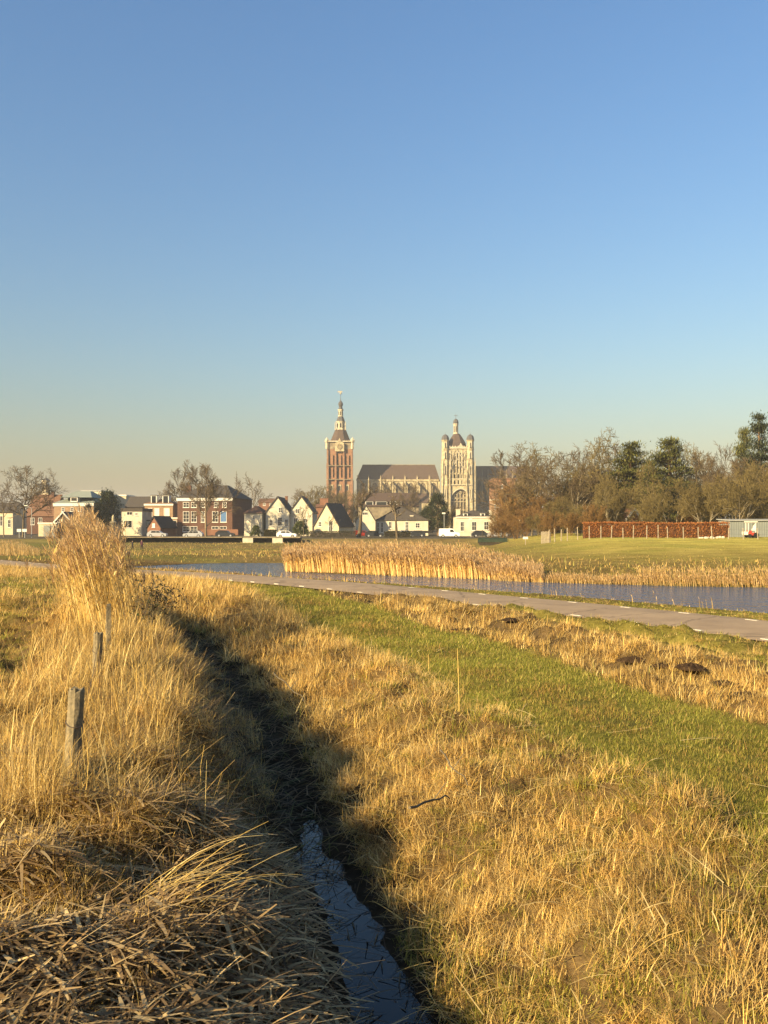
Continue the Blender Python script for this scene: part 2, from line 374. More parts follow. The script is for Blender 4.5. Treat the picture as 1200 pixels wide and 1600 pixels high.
    return z

def axis(parts):
    out = [parts[0][0]]
    for a, b, n in parts: out += list(np.linspace(a, b, n + 1)[1:])
    return np.array(out)
gx = np.concatenate([-np.geomspace(1800, 44, 24), axis([(-40, -9, 62), (-9, 14, 200), (14, 44, 60)]), np.geomspace(48, 1800, 24)])
gy = np.concatenate([-np.geomspace(400, 8, 12), axis([(-6, 1, 10), (1, 26, 220), (26, 72, 110), (72, 170, 98), (170, 260, 18)]), np.geomspace(280, 2600, 14)])
GX, GY = np.meshgrid(gx, gy)
GZ = hz(GX, GY)
STRAW = np.array([0.46, 0.31, 0.125]); STRAW_D = np.array([0.15, 0.098, 0.042]); MUD = np.array([0.035, 0.026, 0.016])
GREEN = np.array([0.18, 0.165, 0.03]); GREEN_Y = np.array([0.26, 0.215, 0.05])
def mixc(a, b, f): return a * (1 - f[..., None]) + b * f[..., None]
def ground_col(x, y):
    s, t = st(x, y)
    c = np.broadcast_to(STRAW_D, x.shape + (3,)).copy()
    gleft = sstep(-1.2, -2.2, s) * (1 - sstep(30, 45, y))
    c = mixc(c, GREEN_Y * 0.8, gleft * (0.25 + 0.75 * sstep(0.4, 0.6, fbm(x * 0.5, y * 0.5, 5))))
    wv = 0.14 * np.sin(t * 0.8) + 0.25 * (fbm(x * 0.6, y * 0.6, 31) - 0.5)
    strip = sstep(4.35, 4.7, s + wv) * (1 - sstep(6.75, 7.1, s + wv)) * (1 - sstep(33, 40, t))
    c = mixc(c, GREEN * (0.8 + 0.2), strip)
    wear = strip * sstep(0.42, 0.62, fbm(x * 0.8, y * 0.8, 77)) * np.exp(-((s - 5.6) / 0.7) ** 2)
    c = mixc(c, np.array([0.10, 0.085, 0.03]), wear * 0.7)
    verge = sstep(8.6, 9.6, s) * (1 - sstep(40, 60, y))
    c = mixc(c, GREEN_Y * 0.72, verge * (0.35 + 0.65 * sstep(0.35, 0.65, fbm(x * 0.4, y * 0.4, 8))))
    m = mound_f(x, y)
    c = mixc(c, np.array([0.46, 0.375, 0.085]), m); c = mixc(c, np.array([0.26, 0.245, 0.05]), m * sstep(0.45, 0.68, fbm(x * 0.22, y * 0.35, 4)) * 0.8)
    far = sstep(60, 75, y) * (1 - m)
    c = mixc(c, np.array([0.21, 0.155, 0.055]), far * 0.8)
    c = mixc(c, np.array([0.16, 0.155, 0.04]), far * sstep(0.48, 0.6, fbm(x * 0.05, y * 0.14, 15)) * 0.8)
    c = mixc(c, np.array([0.12, 0.10, 0.07]), sstep(168, 176, y))
    s0 = s - dshift(t)
    w = (1 - sstep(22, 27, t)) * sstep(0.9, 1.3, s0) * (1 - sstep(2.2, 2.9, s0))
    c = mixc(c, MUD, w)
    fur = np.exp(-((s + 0.12 * np.sin(t * 0.7) - 7.75) / 0.22) ** 2) * (1 - sstep(24, 32, y)) * sstep(0.45, 0.6, fbm(x * 1.5, y * 1.5, 61))
    c = mixc(c, MUD * 1.6, fur * 0.8)
    pd = pond_sd(x, y)
    c = mixc(c, MUD, 1 - sstep(-0.1, 0.25, pd))
    return c
nxg, nyg = len(gx), len(gy)
idx = np.arange(nxg * nyg).reshape(nyg, nxg)
Q = np.stack([idx[:-1, :-1], idx[:-1, 1:], idx[1:, 1:], idx[1:, :-1]], -1).reshape(-1, 4)
g_me = tri_mesh('ground', np.stack([GX, GY, GZ], -1).reshape(-1, 3), Q, ground_col(GX, GY).reshape(-1, 3), smooth=True)
tag(link_mesh('ground', g_me, M['ground']), 'rough winter meadow ground with a ditch, mown strip and low dyke', 'ground', kind='structure')

# road with edge dashes
def ribbon_mesh(name, P, w, z_off, matn, parent=None, rows=6, kind=None):
    P = np.asarray(P); d = np.gradient(P, axis=0); d /= np.linalg.norm(d, axis=1)[:, None]; nrm = np.stack([d[:, 1], -d[:, 0]], -1)
    q = np.linspace(-0.5, 0.5, rows)
    G = P[:, None, :] + nrm[:, None, :] * (q * w)[None, :, None]
    zc = base_z(P[:, 0], P[:, 1])[:, None] + z_off - 0.03 * (2 * q[None, :]) ** 2 * (w > 1)
    V = np.concatenate([G, np.broadcast_to(zc[..., None], G.shape[:2] + (1,))], -1).reshape(-1, 3)
    i2 = np.arange(len(P) * rows).reshape(len(P), rows)
    Fq = np.stack([i2[:-1, :-1], i2[:-1, 1:], i2[1:, 1:], i2[1:, :-1]], -1).reshape(-1, 4)
    return link_mesh(name, tri_mesh(name, V, Fq, smooth=True), M[matn], parent)
ROADF = catmull(road_pts, 30)
road = tag(ribbon_mesh('cycle_path', ROADF, ROAD_W, 0.045, 'asphalt'), 'pale asphalt cycle path with white edge dashes', 'cycle path', kind='structure')
dR = np.gradient(ROADF, axis=0); Ls = np.concatenate([[0], np.cumsum(np.linalg.norm(np.diff(ROADF, axis=0), axis=1))])
def along(L):
    p = np.array([np.interp(L, Ls, ROADF[:, k]) for k in (0, 1)]); q = np.array([np.interp(L + 0.1, Ls, ROADF[:, k]) for k in (0, 1)])
    d = (q - p) / np.linalg.norm(q - p); return p, d
L = Ls[0] + 28.0
while L < 118:
    for side in (-1, 1):
        p, d = along(L + (0.6 if side > 0 else 0.0)); n_ = np.array([d[1], -d[0]]) * side
        c = p + n_ * 1.28
        if c[1] > 6:
            z = float(base_z(c[0], c[1])) + 0.045 - 0.03 * (1.28 / 1.5) ** 2 + 0.006
            e, h = d * 0.15, np.array([d[1], -d[0]]) * 0.04
            mb = MB(); pts = [c - e - h, c + e - h, c + e + h, c - e + h]
            mb.add([(q[0], q[1], z) for q in pts] + [(q[0], q[1], z - 0.02) for q in pts], [(3, 2, 1, 0), (0, 1, 5, 4), (1, 2, 6, 5), (2, 3, 7, 6), (3, 0, 4, 7)])
            mb.build('edge_marking', M['paint'], road)
    L += 1.75

# water
def flat_poly(name, P, z, matn, label, cat):
    me = bpy.data.meshes.new(name); me.from_pydata([(x, y, z) for x, y in P], [], [tuple(range(len(P)))]); me.update()
    return tag(link_mesh(name, me, M[matn]), label, cat, kind='structure')
pp = pond_poly.copy(); cen = pp.mean(0)
d_ = np.roll(pp, -1, 0) - np.roll(pp, 1, 0); nn = np.stack([d_[:, 1], -d_[:, 0]], -1); nn /= np.linalg.norm(nn, axis=1)[:, None]
area2 = np.sum(pp[:, 0] * np.roll(pp[:, 1], -1) - np.roll(pp[:, 0], -1) * pp[:, 1])
if area2 < 0: nn = -nn
pw = pp + nn * 0.35
if area2 < 0: pw = pw[::-1]
flat_poly('pond_water', pw, W_POND, 'pond_water', 'blue rippled pond water beyond the cycle path', 'pond')
dl = [xy(1.1 + float(dshift(t)), t) for t in np.linspace(-4, 11, 40)]; dr = [xy(2.4 + float(dshift(t)), t) for t in np.linspace(11, -4, 40)]
flat_poly('ditch_water', [*dr[::-1], *dl[::-1]], W_DITCH, 'ditch_water', 'narrow still ditch water reflecting blue sky', 'ditch')

# ------------------------------------------------------------------ blades (grass, reeds, straw)
def blades(P, H, W, az, lean, curl, C, seg=3, tip=0.15, twist=None, tipcol=None):
    """ribbons: base points P, length H, width W, azimuth of lean, lean from vertical at the base, extra bend to the tip"""
    n = len(P); H = np.broadcast_to(H, n); W = np.broadcast_to(W, n)
    q = np.linspace(0, 1, seg + 1)
    ang = lean[:, None] + curl[:, None] * (q[None, :-1] + 0.5 / seg)
    dh = np.sin(ang) * (H / seg)[:, None]; dv = np.cos(ang) * (H / seg)[:, None]
    hh = np.concatenate([np.zeros((n, 1)), np.cumsum(dh, 1)], 1); vv = np.concatenate([np.zeros((n, 1)), np.cumsum(dv, 1)], 1)
    cx = P[:, 0, None] + hh * np.cos(az)[:, None]; cy = P[:, 1, None] + hh * np.sin(az)[:, None]; cz = P[:, 2, None] + vv
    wa = az + math.pi / 2 if twist is None else az + twist
    wx = np.cos(wa)[:, None] * W[:, None] * 0.5; wy = np.sin(wa)[:, None] * W[:, None] * 0.5
    tp = (1 - (1 - tip) * q ** 1.5)[None, :]
    L_ = np.stack([cx - wx * tp, cy - wy * tp, cz], -1); R_ = np.stack([cx + wx * tp, cy + wy * tp, cz], -1)
    V = np.stack([L_, R_], 2).reshape(n, (seg + 1) * 2, 3)
    f = []
    for k in range(seg): f += [(2 * k, 2 * k + 1, 2 * k + 3), (2 * k, 2 * k + 3, 2 * k + 2)]
    f = np.array(f); T = (np.arange(n)[:, None, None] * (seg + 1) * 2 + f[None]).reshape(-1, 3)
    CC = np.repeat(C[:, None, :], (seg + 1) * 2, 1)
    return V.reshape(-1, 3), T, CC.reshape(-1, 3)
def merge(parts):
    V, T, C, b = [], [], [], 0
    for v, t, c in parts: V.append(v); T.append(t + b); C.append(c); b += len(v)
    return np.concatenate(V), np.concatenate(T), np.concatenate(C)
def stuff(name, parts, label, cat, matn='blade', kind='stuff', parent=None):
    V, T, C = merge(parts)
    o = link_mesh(name, tri_mesh(name, V, T, C), M[matn], parent)
    if parent is None: tag(o, label, cat, kind=kind)
    return o
def scatter(n, d0, d1, dcap, half=0.62):
    """points seen from the path: density falls off with the square of the distance beyond dcap"""
    w1 = max(0.0, (min(dcap, d1) ** 2 - d0 ** 2) / (2 * dcap ** 2)) if d0 < dcap else 0
    w2 = math.log(d1 / max(dcap, d0)) if d1 > dcap else 0
    n1 = int(n * w1 / (w1 + w2)); n2 = n - n1
    d = np.concatenate([np.sqrt(rng.uniform(d0 ** 2, min(dcap, d1) ** 2, n1)), max(dcap, d0) * np.exp(rng.uniform(0, 1, n2) * w2)])
    a = rng.uniform(-half, half, n)
    return d * np.sin(a), d * np.cos(a), d
def U(a, b, n): return rng.uniform(a, b, n)
def pal(n, cols, wts=None, jit=0.18):
    c = np.array(cols)[rng.choice(len(cols), n, p=None if wts is None else np.array(wts) / sum(wts))]
    return c * (1 + rng.normal(0, jit, (n, 1))).clip(0.4, 1.6)
C_PALE = (0.76, 0.575, 0.235); C_GOLD = (0.64, 0.435, 0.125); C_TAN = (0.45, 0.295, 0.10); C_BRN = (0.19, 0.115, 0.05); C_GRN = (0.25, 0.24, 0.036); C_DGR = (0.15, 0.155, 0.026); C_YGR = (0.36, 0.31, 0.075)

def zone_masks(x, y):
    s, t = st(x, y); pd = pond_sd(x, y); rd = road_d(x, y)
    ok = (rd > 1.40 + 0.22 * vnoise(x * 1.5, y * 1.5, 12)) & (pd > 0.05)
    return s, t, pd, rd, ok
# --- long dry grass: crest, banks, verges
x, y, d = scatter(210000, 2.6, 62, 7.0, 0.66)
s, t, pd, rd, ok = zone_masks(x, y)
wob = 0.14 * np.sin(t * 0.8) + 0.25 * (fbm(x * 0.6, y * 0.6, 31) - 0.5)
strip = (s + wob > 4.55) & (s + wob < 6.95) & (t < 36)
s0 = s - dshift(t)
indit = (s0 > 1.38) & (s0 < 2.12) & (t < 23)
heap = (s0 < 1.45) & (s0 > np.interp(t, [3.8, 4.3, 5.2, 6.4, 7.2], [-1.6, -0.75, -0.05, 0.35, 1.45]))
leftfield = s < -1.1
keep = ok & ~strip & ~indit & ~(heap & (rng.uniform(0, 1, len(x)) < 0.97)) & (rng.uniform(0, 1, len(x)) < np.where(leftfield, 0.55, 1.0))
slopeL = (s0 > 0.55) & (s0 <= 1.4) & (t < 23)
hol = fbm(x * 2.6, y * 2.6, 43); keep &= ~((s0 > 2.0) & (s < 4.7) & (hol < 0.36) & (rng.uniform(0, 1, len(x)) < 0.85))
keep &= ~(slopeL & (rng.uniform(0, 1, len(x)) < 0.35))
x, y, d, s, t, pd, rd = [a[keep] for a in (x, y, d, s, t, pd, rd)]
s0 = s - dshift(t); n = len(x); print('dry grass blades', n)
slopeL = (s0 > 0.55) & (s0 <= 1.4) & (t < 23); bankR = (s0 > 2.0) & (s < 4.7) & (t < 25); cl_ = np.interp(t, [4, 7, 10, 16], [-2.2, -1.5, -0.95, -0.8]) + 0.5 * (vnoise(x * 0.8, y * 0.8, 5) - 0.5); crest = (s > cl_) & (s0 <= 0.55) & (t < 26); leftf = (s <= cl_) & (t < 40); verge = s >= 6.9
tuss = fbm(x * 1.7, y * 1.7, 41); patch = fbm(x * 0.7, y * 0.7, 42)
H = U(0.10, 0.32, n) * (0.45 + 1.1 * tuss)
H = np.where(crest, H * (0.95 + 0.35 * sstep(6, 10, t)), H); H = np.where((s < -0.3) & (t < 4.2), H * 0.7, H); H = np.where(leftf, H * (0.30 + 0.35 * sstep(0.52, 0.66, tuss)), H)
vg = np.where(verge, np.where((s < 8.6), 0.8, 0.30), 1.0); H *= vg
H = np.where(bankR & (t < 26), H * 0.8, H)
yr_ = np.interp(-x, -ROAD[:, 0], ROAD[:, 1]); H *= np.where((y > yr_) & (pd < 12), 0.40, np.where(y > 30, 1.1, 1)); H = np.where((y > yr_) & (pd < 0.5), H * 1.2, H)
H = np.where((rd < 3.4) & verge, H * 0.45, H); edge = bankR & (s > 4.0); H = np.where(edge, H * 0.6, H)
W = U(0.0035, 0.0075, n) * np.clip(d / 8, 0.75, 4.0)
az = U(-math.pi, math.pi, n)
flow = np.arctan2(-CA * 0 + SA, -CA) # towards the ditch from the right bank
ep = 0.03; gxn = fbm((x + ep) * 1.9, y * 1.9, 41, 2) - fbm((x - ep) * 1.9, y * 1.9, 41, 2); gyn = fbm(x * 1.9, (y + ep) * 1.9, 41, 2) - fbm(x * 1.9, (y - ep) * 1.9, 41, 2)
fan = np.arctan2(-gyn, -gxn); swirl = (fbm(x * 0.9, y * 0.9, 51) - 0.5) * 5
az = np.where(rng.uniform(0, 1, n) < 0.55, fan + rng.normal(0, 0.6, n), az)
az = np.where(bankR & (rng.uniform(0, 1, n) < 0.5), flow + swirl + rng.normal(0, 0.9, n), az)
az = np.where(slopeL & (rng.uniform(0, 1, n) < 0.6), -0.2 + swirl * 0.5 + rng.normal(0, 0.8, n), az)
lean = np.abs(rng.normal(0.62, 0.42, n)); lean = np.where(bankR | slopeL, lean + 0.35 * patch, lean * 0.8)
curl = rng.normal(0.8, 0.45, n)
C = pal(n, [C_PALE, C_GOLD, C_TAN, C_BRN], [3, 5, 3, 1.0])
g = np.zeros(n)
g = np.where(bankR, 0.05 + 0.45 * sstep(3.2, 4.6, s) * (1 - sstep(9, 15, t)) + 0.30 * sstep(0.56, 0.68, patch), g)
g = np.where(leftf, 0.45 + 0.4 * sstep(0.45, 0.6, patch), g)
g = np.where(verge, np.where(s > 9.0, 0.35 + 0.4 * sstep(0.45, 0.6, patch), 0.06), g)
g = np.where(slopeL, 0.12, g)
isg = rng.uniform(0, 1, n) < g
C = np.where(isg[:, None], pal(n, [C_YGR, C_GRN, C_DGR], [3, 3, 0.8]), C)
furd = np.exp(-((s + 0.12 * np.sin(t * 0.7) - 7.8) / 0.25) ** 2) * sstep(0.45, 0.6, fbm(x * 1.5, y * 1.5, 61)) * (y < 30)
C = C * (1 - 0.7 * (furd * (rng.uniform(0, 1, n) < 0.8)))[:, None]
C = np.where((slopeL & (rng.uniform(0, 1, n) < 0.55))[:, None], pal(n, [C_TAN, C_BRN, (0.12, 0.085, 0.04)]), C)
z = hz(x, y) - 0.01
stuff('dry_grass', [blades(np.stack([x, y, z], -1), H, W, az, lean, curl, C, seg=3)], 'long straw coloured winter grass on the ditch banks and verges', 'grass')
# --- short green grass on the mown strip, left field and verge
x, y, d = scatter(120000, 3.5, 45, 9.0, 0.62)
s, t, pd, rd, ok = zone_masks(x, y)
wob = 0.14 * np.sin(t * 0.8) + 0.25 * (fbm(x * 0.6, y * 0.6, 31) - 0.5)
strip = (s + wob > 4.35) & (s + wob < 7.1) & (t < 38)
nearstrip = (s > 3.0) & (s < 4.6) & (t < 12) & (rng.uniform(0, 1, len(x)) < 0.5 * sstep(3.0, 4.4, s))
keep = ok & (strip | nearstrip | ((s < -0.9) & (t > 6) & (rng.uniform(0, 1, len(x)) < 0.8)) | ((s > 9.0) & (rng.uniform(0, 1, len(x)) < 0.5)))
x, y, d, s, t = [a[keep] for a in (x, y, d, s, t)]; n = len(x); print('green blades', n)
pt = fbm(x * 0.8, y * 0.8, 77)
H = U(0.03, 0.075, n) * np.where((s > 4.3) & (s < 7.2), 1.0, 1.5)
W = U(0.004, 0.007, n) * np.clip(d / 8, 0.8, 4)
C = pal(n, [C_GRN, C_DGR, C_YGR, C_TAN], [5, 2.5, 2.2, 0.7], 0.22)
stuff('green_grass', [blades(np.stack([x, y, hz(x, y) - 0.004], -1), H, W, U(-3.14, 3.14, n), np.abs(rng.normal(0.5, 0.3, n)), rng.normal(0.6, 0.4, n), C, seg=2)], 'short green grass on the mown strip and meadow', 'grass')
# --- far tufts: dyke slope and the flood meadow beyond the pond
n = 52000
x = U(-60, 62, n); y = 44 + (165 - 44) * U(0, 1, n) ** 1.4
pd = pond_sd(x, y); rd = road_d(x, y); m = mound_f(x, y)
keep = (pd > 0.3) & (rd > 1.7) & (np.abs(x) < y * 0.62 + 3) & ((m < 0.2) | (rng.uniform(0, 1, n) < 0.6))
x, y, m = x[keep], y[keep], m[keep]; n = len(x)
cl = fbm(x * 0.35, y * 0.35, 90)
H = np.where(m > 0.25, U(0.04, 0.10, n), U(0.15, 0.42, n) * (0.4 + cl)); W = U(0.03, 0.07, n)
C = np.where((m > 0.25)[:, None], pal(n, [(0.44, 0.37, 0.085), (0.36, 0.31, 0.07), (0.30, 0.27, 0.055)], None, 0.1), pal(n, [C_TAN, C_GOLD, C_BRN, C_YGR], [3, 1.6, 1.6, 2]))
stuff('meadow_tufts', [blades(np.stack([x, y, hz(x, y) - 0.02], -1), H, W, U(-3.14, 3.14, n), np.abs(rng.normal(0.5, 0.3, n)), rng.normal(0.5, 0.3, n), C, seg=2)], 'sparse grass tufts on the dyke slope and flood meadow', 'grass')

# ------------------------------------------------------------------ dense mat of small tufts (uncountable, instanced)
def mat_tuft():
    m = bpy.data.materials.new('tuft'); nt, N, L, P = nodes_of(m)
    at = N.new('ShaderNodeAttribute'); at.attribute_name = 'col'; ti = N.new('ShaderNodeAttribute'); ti.attribute_name = 'tint'; ti.attribute_type = 'INSTANCER'
    mx = N.new('ShaderNodeVectorMath'); mx.operation = 'MULTIPLY'; L.new(at.outputs['Color'], mx.inputs[0]); L.new(ti.outputs['Vector'], mx.inputs[1])
    L.new(mx.outputs[0], P.inputs['Base Color']); P.inputs['Roughness'].default_value = 0.6; P.inputs['Specular IOR Level'].default_value = 0.15
    tr = N.new('ShaderNodeBsdfTranslucent'); L.new(mx.outputs[0], tr.inputs['Color']); ms = N.new('ShaderNodeMixShader'); ms.inputs[0].default_value = 0.28
    L.new(P.outputs[0], ms.inputs[1]); L.new(tr.outputs[0], ms.inputs[2]); L.new(ms.outputs[0], N['Material Output'].inputs['Surface'])
    M['tuft'] = m
mat_tuft()
def tuft_set(key, nvar, nb, rad, H, W, lean, curl, cols, wts, pref):
    c = bpy.data.collections.new(key)
    for k in range(nvar):
        a = U(-3.14, 3.14, nb); r_ = rad * np.sqrt(U(0, 1, nb)); P = np.stack([r_ * np.cos(a), r_ * np.sin(a), -0.02 + 0 * a], -1)
        az = np.where(rng.uniform(0, 1, nb) < pref, rng.normal(0, 0.7, nb), U(-3.14, 3.14, nb))
        V, T, C = blades(P, U(*H, nb), U(*W, nb), az, np.abs(rng.normal(lean, 0.35, nb)), rng.normal(curl, 0.5, nb), pal(nb, cols, wts, 0.22), seg=2, tip=0.2)
        me = tri_mesh(key, V, T, C); me.materials.append(M['tuft']); o = bpy.data.objects.new(key, me); c.objects.link(o)
    return c
def tuft_field(name, coll, x, y, z, rot, scl, tint, label, nvar):
    me = bpy.data.meshes.new(name); n = len(x)
    me.vertices.add(n); me.vertices.foreach_set('co', np.stack([x, y, z], -1).astype(np.float32).ravel())
    for nm, ty, arr in (('rotz', 'FLOAT_VECTOR', np.stack([0 * rot, 0 * rot, rot], -1)), ('scl', 'FLOAT', scl), ('tint', 'FLOAT_COLOR', np.concatenate([tint, np.ones((n, 1))], 1)), ('pick', 'INT', rng.integers(0, nvar, n))):
        a = me.attributes.new(nm, ty, 'POINT')
        a.data.foreach_set({'FLOAT_VECTOR': 'vector', 'FLOAT': 'value', 'FLOAT_COLOR': 'color', 'INT': 'value'}[ty], arr.astype(np.int32 if ty == 'INT' else np.float32).ravel())
    o = bpy.data.objects.new(name, me); col.objects.link(o); me.materials.append(M['tuft'])
    ng = bpy.data.node_groups.new(name, 'GeometryNodeTree'); ng.interface.new_socket('Geometry', in_out='INPUT', socket_type='NodeSocketGeometry'); ng.interface.new_socket('Geometry', in_out='OUTPUT', socket_type='NodeSocketGeometry')
    N, L = ng.nodes, ng.links; gi = N.new('NodeGroupInput'); go = N.new('NodeGroupOutput'); ci = N.new('GeometryNodeCollectionInfo'); ci.inputs['Collection'].default_value = coll
    ci.inputs['Separate Children'].default_value = True; ci.inputs['Reset Children'].default_value = True
    ip = N.new('GeometryNodeInstanceOnPoints'); ip.inputs['Pick Instance'].default_value = True
    def na(nm, dt): q = N.new('GeometryNodeInputNamedAttribute'); q.data_type = dt; q.inputs['Name'].default_value = nm; return q.outputs['Attribute']
    L.new(gi.outputs[0], ip.inputs['Points']); L.new(ci.outputs[0], ip.inputs['Instance']); L.new(na('pick', 'INT'), ip.inputs['Instance Index'])
    L.new(na('rotz', 'FLOAT_VECTOR'), ip.inputs['Rotation']); L.new(na('scl', 'FLOAT'), ip.inputs['Scale']); L.new(ip.outputs[0], go.inputs[0])
    md = o.modifiers.new('scatter', 'NODES'); md.node_group = ng
    tag(o, label, 'grass', kind='stuff'); return o
straw_tufts = tuft_set('straw_tuft', 8, 75, 0.13, (0.06, 0.20), (0.003, 0.006), 0.95, 0.6, [C_PALE, C_GOLD, C_TAN, C_BRN], [3, 4, 3, 1.2], 0.6)
green_tufts = tuft_set('green_tuft', 6, 80, 0.13, (0.03, 0.085), (0.0035, 0.006), 0.6, 0.6, [C_GRN, C_DGR, C_YGR, C_TAN], [4, 2, 2.5, 0.8], 0.2)
x, y, d = scatter(27000, 2.4, 60, 7.0, 0.66)
s, t, pd, rd, ok = zone_masks(x, y); s0 = s - dshift(t)
wob = 0.14 * np.sin(t * 0.8) + 0.25 * (fbm(x * 0.6, y * 0.6, 31) - 0.5) + 0.25 * (fbm(x * 2.5, y * 2.5, 32) - 0.5)
strip = (s + wob > 4.5) & (s + wob < 7.0) & (t < 38)
indit = (s0 > 1.42) & (s0 < 2.1) & (t < 23)
patch = fbm(x * 0.7, y * 0.7, 42); fine = fbm(x * 2.6, y * 2.6, 43)
heap = (s0 < 1.45) & (s0 > np.interp(t, [3.8, 4.3, 5.2, 6.4, 7.2], [-1.6, -0.75, -0.05, 0.35, 1.45]))
lf = (s < np.interp(t, [4, 7, 10, 16], [-2.2, -1.5, -0.95, -0.8])) & (t < 40)
gp = np.where(strip, 1.0, 0.0)
bank = (s0 > 2.0) & (s < 4.7)
gp = np.where(bank, 0.20 - 0.12 * sstep(7, 11, t) + 0.55 * sstep(3.3, 4.5, s) * (1 - sstep(9, 16, t)) + 0.55 * sstep(0.47, 0.6, patch) * (1 - sstep(9, 16, t)), gp)
gp = np.where(lf, 0.35 + 0.45 * sstep(0.45, 0.6, patch), gp); gp = np.where(s > 8.8, 0.35 + 0.45 * sstep(0.42, 0.6, patch), gp)
green = rng.uniform(0, 1, len(x)) < gp
steep = (s0 > 0.6) & (s0 < 1.42) & (t < 23) & (rng.uniform(0, 1, len(x)) < 0.75)
keep = ok & ~indit & ~steep & ~(heap & (rng.uniform(0, 1, len(x)) < 0.9)) & ~((fine < 0.30) & ~strip & (rng.uniform(0, 1, len(x)) < 0.7))
yr_ = np.interp(-x, -ROAD[:, 0], ROAD[:, 1]); low = (y > yr_) & (pd < 12)
ep = 0.03; fan = np.arctan2(-(fbm(x * 2.3, (y + ep) * 2.3, 41, 2) - fbm(x * 2.3, (y - ep) * 2.3, 41, 2)), -(fbm((x + ep) * 2.3, y * 2.3, 41, 2) - fbm((x - ep) * 2.3, y * 2.3, 41, 2)))
scl = np.clip(d / 9, 0.85, 2.6) * U(0.7, 1.35, len(x)) * np.where(lf | low, 0.6, 1.0) * np.where(strip, 0.75, 1.0) * np.where(rd < 3.4, 0.6, 1.0) * np.where(s > 8.5, 0.42, np.where(s > 6.9, 0.75, 1.0))
tone = (0.30 + 0.8 * fbm(x * 1.1, y * 1.1, 44) + 0.55 * fbm(x * 3.2, y * 3.2, 47, 2))[:, None]
hue = fbm(x * 1.8, y * 1.8, 45)[:, None]
tint = tone * (np.array([1.0, 0.97, 0.9]) * (1 - hue) + np.array([1.02, 0.93, 0.85]) * hue) * (1 + rng.normal(0, 0.12, (len(x), 1)))
furd = (np.exp(-((s + 0.12 * np.sin(t * 0.7) - 7.8) / 0.25) ** 2) * sstep(0.45, 0.6, fbm(x * 1.5, y * 1.5, 61)) * (y < 30))[:, None]
tint = tint * (1 - 0.6 * furd)
wear = (strip * sstep(0.42, 0.62, fbm(x * 0.8, y * 0.8, 77)) * np.exp(-((s - 5.6) / 0.7) ** 2))[:, None]
tint = np.where(strip[:, None], (0.75 + 0.6 * fbm(x * 0.9, y * 0.9, 46))[:, None] * (np.array([1, 1, 1.0]) * (1 - wear) + np.array([0.95, 0.75, 0.85]) * wear), tint)
zz = hz(x, y)
for nm, coll, msk, nv, lab in (('matted_grass', straw_tufts, keep & ~green, 8, 'matted tufts of dead straw grass covering the banks'), ('green_tufts', green_tufts, keep & green, 6, 'low green grass tufts on the mown strip and between straw')):
    tuft_field(nm, coll, x[msk], y[msk], zz[msk], np.where(rng.uniform(0, 1, msk.sum()) < 0.7, fan[msk] + rng.normal(0, 0.5, msk.sum()), U(-3.14, 3.14, msk.sum())), scl[msk], tint[msk].clip(0.2, 1.5), lab, nv)
    print(nm, msk.sum())

# ------------------------------------------------------------------ reeds
def reeds(x, y, z, H, lean_az, lean, thick, leafs=3, plume=1.0, cset=None, plume_n=10):
    n = len(x); cset = cset or [C_GOLD, C_PALE, C_TAN]
    P = np.stack([x, y, z], -1); parts = []
    az = lean_az + rng.normal(0, 0.5, n); ln = np.abs(lean + rng.normal(0, 0.07, n)); cu = np.abs(rng.normal(0.12, 0.08, n))
    C = pal(n, cset, None, 0.15)
    parts.append(blades(P, H, thick, az, ln, cu, C, seg=3, tip=0.5, twist=U(-3.14, 3.14, n)))
    def at(q):
        a = ln + cu * q * 0.5; L_ = H * q
        return P + np.stack([np.sin(a) * L_ * np.cos(az), np.sin(a) * L_ * np.sin(az), np.cos(a) * L_], -1)
    for k in range(leafs):
        q = U(0.3, 0.92, n); az2 = np.where(rng.uniform(0, 1, n) < 0.6, lean_az + rng.normal(0, 0.7, n), U(-3.14, 3.14, n))
        parts.append(blades(at(q), H * U(0.10, 0.22, n), thick * U(1.4, 2.6, n), az2, U(0.35, 1.0, n), U(0.3, 1.3, n), pal(n, cset, None, 0.2), seg=2, tip=0.1))
    if plume > 0:
        tipP = at(np.full(n, 0.97)); kk = plume_n
        tp = np.repeat(tipP, kk, 0); N2 = n * kk
        tp = tp - np.stack([np.zeros(N2), np.zeros(N2), U(0, 0.10, N2) * plume], -1)
        azp = lean_az + rng.normal(0, 0.9, N2)
        parts.append(blades(tp, U(0.10, 0.24, N2) * plume, thick * U(0.9, 1.8, N2), azp, U(0.15, 0.75, N2), U(0.2, 0.9, N2), pal(N2, [(0.58, 0.39, 0.19), (0.68, 0.48, 0.25), (0.48, 0.31, 0.15)], None, 0.15), seg=2, tip=0.3))
    return parts
WEST = math.pi   # plumes blow to the left
# tall clump on the crest, past the third post
n = 560
t = U(16.0, 22.0, n); s = rng.normal(0.20, 0.33, n) + 0.01 * (t - 16)
x, y = xy(s, t)
H = U(1.3, 2.3, n) * (1.02 - 0.40 * np.clip(np.abs(s - 0.25), 0, 1) ** 1.2)
stuff('reed_clump', reeds(x, y, hz(x, y) - 0.02, H, WEST, 0.15, 0.011, 4, 1.35, plume_n=10), 'tall golden reed clump with feathery plumes beside the ditch', 'reeds')
